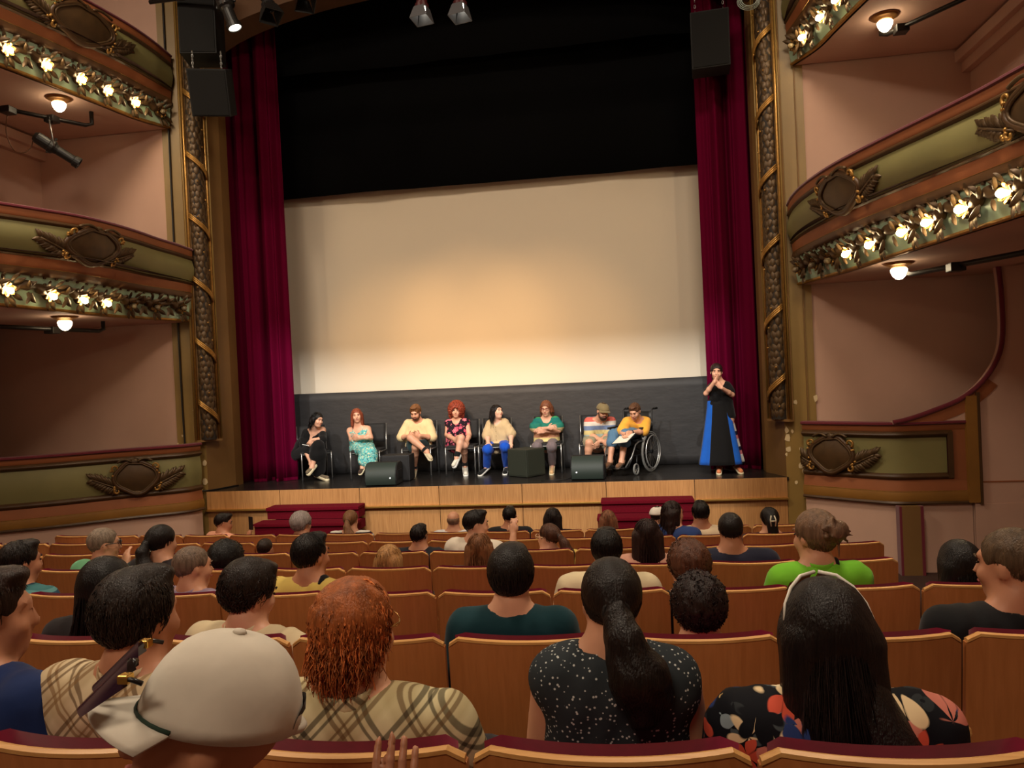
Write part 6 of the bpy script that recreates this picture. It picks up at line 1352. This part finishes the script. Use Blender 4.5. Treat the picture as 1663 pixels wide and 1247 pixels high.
b = MB().grid(lambda u, v: (-.23+.46*u, .25+.03*v+.03*math.sin(math.pi*u), .52+.38*v), 8, 4); o = b.build('back_sling', BLACK, wc, smooth=True); o.modifiers.new('t', 'SOLIDIFY').thickness = .012
MB().tube([(-.24, .0, .29), (.24, .05, .47)], .011, 6).build('cross_brace', FRM, wc); MB().tube([(.24, .0, .29), (-.24, .05, .47)], .011, 6).build('cross_brace', FRM, wc)
def wl(x, yy, z): return np.array([2.16+ca*x-sa*yy, 11.55+sa*x+ca*yy, ZS+z])
fwd = np.array([sa, -ca, 0]); y = 11.5
P = dict(head=j(1031, 667.5, 11.30), neck=j(1036, 680, 11.42), fw=fwd, shL=j(1018, 684, 11.40), shR=j(1050, 684, 11.50), elL=j(1010, 701, 11.26), wrL=j(1013, 706, 11.08), haL=j(1016, 711, 11.00), laL=(-1, 0, 0), elR=j(1045, 701, 11.34), wrR=j(1024, 702, 11.10), haR=j(1015, 706, 11.02), laR=(0, 0, 1),
         pel=wl(0, .10, .60), knL=wl(-.10, -.36, .60), knR=wl(.10, -.36, .60), anL=wl(-.10, -.50, .22), anR=wl(.09, -.50, .22), toL=wl(-.10, -.62, .165), toR=wl(.09, -.62, .165), curl=.6)
S = stager('man in yellow t-shirt writing on a clipboard in the wheelchair', P, .98, 2.72, -.55, 0, ST2, 'short', (96, 64, 44), hopt=dict(vol=-.002)); t, J, G, X, R, O, hs = S
shirt_part(t, G, X, .98, cloth((238, 172, 64), 'mustard_yellow_cotton'), O, HB, .9, .016, .06, .085, name='t_shirt', loose=.0, flare=.022); legs_part(t, G, X, .98, cloth((84, 118, 146), 'light_denim'), O, HB, 1.0, .02, 'shorts', .30, flare=.02)
PB = mat('black_print', (40, 34, 26), .8); q0 = X['nb']+X['dn']*.18+X['fw']*.130
for k in range(9):
    q = q0+X['lat']*(-.07+.05*(k % 3)+.012*(k//3))+X['dn']*(.035*(k//3)); MB().tube([q+X['dn']*.012-O, q+X['lat']*.016-O, q+X['lat']*.030+X['dn']*.014-O, q+X['lat']*.014+X['dn']*.022-O], .0045, 5).build('chest_print', PB, t, smooth=True)
w0 = J['wrR']; wd_ = (J['wrR']-J['elR'])/np.linalg.norm(J['wrR']-J['elR']); b = MB().lathe([(.030, -.012), (.033, -.008), (.033, .008), (.030, .012)], 14, Matrix.Translation(tuple(w0-wd_*.03-O)) @ Vector(wd_).to_track_quat('Z', 'Y').to_matrix().to_4x4()); b.build('wrist_watch', BLACK, t, smooth=True)
for e in 'LR': shoe_part(t, J['an'+e], J['to'+e], .95, cloth((120, 84, 60)), mat('brown_sole', (70, 56, 44), .7), O, .006, 'sandal', True)
cb = thing('clipboard', 'dark clipboard with white paper on the lap of the wheelchair user', 'clipboard', j(1013, 712, 11.0)); M = Matrix.Rotation(A, 4, 'Z') @ Matrix.Rotation(.35, 4, 'X') @ Matrix.Rotation(-.12, 4, 'Y')
MB().box(-.13, .13, -.16, .16, -.005, 0, M).build('board', BLACK, cb); MB().box(-.12, .12, -.15, .15, .0005, .003, M).build('paper', mat('paper', (232, 224, 206), .8), cb); MB().box(-.04, .04, .14, .165, 0, .012, M).build('clip', STEEL, cb)
# ---------------------------------------------------------------- standing interpreter in long dress
y = 11.08
P = dict(head=j(1163.5, 604, y-.02), neck=j(1167, 621, y+.02), fw=(-.1, -1, 0), shL=j(1155.5, 628, y), shR=j(1180.5, 625, y), elL=j(1146.5, 639, y-.14), wrL=j(1160.5, 620, y-.26), haL=j(1168, 609, y-.20), laL=(.3, 0, 1), elR=j(1189, 641, y-.10), wrR=j(1172, 630, y-.28), haR=j(1164, 622, y-.24), laR=(0, 0, -1),
         pel=j(1172, 675, y), knL=j(1169, 715, y-.02), anL=fp(1170, 768)+np.array([0, .05, .11]), toL=fp(1168, 770)+np.array([-.01, -.06, .045]), knR=j(1188, 715, y-.02), anR=fp(1196, 767)+np.array([0, .05, .11]), toR=fp(1201, 769)+np.array([.01, -.06, .045]), curl=.35)
S = stager('standing woman signing with her hands in a long black and blue dress', P, .98, 3.05, -.05, .05, ST1, 'pony', (44, 26, 24), hopt=dict(len=.1, vol=.003), bust=.8, build=.84); t, J, G, X, R, O, hs = S
shirt_part(t, G, X, .98, BLKD, O, HB, .62, .014, None, .10, vneck=.11, name='dress_bodice', loose=-.002)
zt = j(1172, 650, y)[2]; zh = j(1172, 753, y)[2]; xc = j(1172, 753, y)[0]
BLU = cloth((26, 92, 190), 'royal_blue_panel'); WHP = stripes('white_pink_side_print', [(226, 222, 216), (206, 120, 130), (24, 30, 60), (226, 222, 216)], .22)
def skirt(name, a0, a1, m, dr):
    def fn(u, v):
        a = a0+(a1-a0)*u; rx = .155+.165*v**1.1; ry = .125+.10*v; f = 1+.04*math.sin(9*a)*v
        return (xc-.01*(1-v)+rx*f*math.sin(a)*(1+dr)-O[0], y+.02-ry*f*math.cos(a)*(1+dr)-O[1], zt+(zh-zt)*v-O[2])
    o = MB().grid(fn, 24, 16).build(name, m, t, smooth=True); o.modifiers.new('t', 'SOLIDIFY').thickness = .006
skirt('skirt_front_panel', -.62, .58, BLKD, .004); skirt('skirt_blue_panel', .56, 1.08, BLU, 0); skirt('skirt_blue_panel', -1.35, -.60, BLU, 0); skirt('skirt_print_panel', 1.06, 1.55, WHP, 0); skirt('skirt_back_panel', 1.5, 4.95, BLKD, 0)
for e in 'LR': shoe_part(t, J['an'+e], J['to'+e], .95, cloth((214, 128, 84)), CORK, O, .012, 'orange_shoe')
F = Field(); F.ext(seg(G['shinL'], .3, 1, .02)); F.ext(seg(G['shinR'], .3, 1, .02)); obj('burgundy_leggings', F.mesh('burgundy_leggings', cloth((110, 14, 36)), .012, O), None, t)
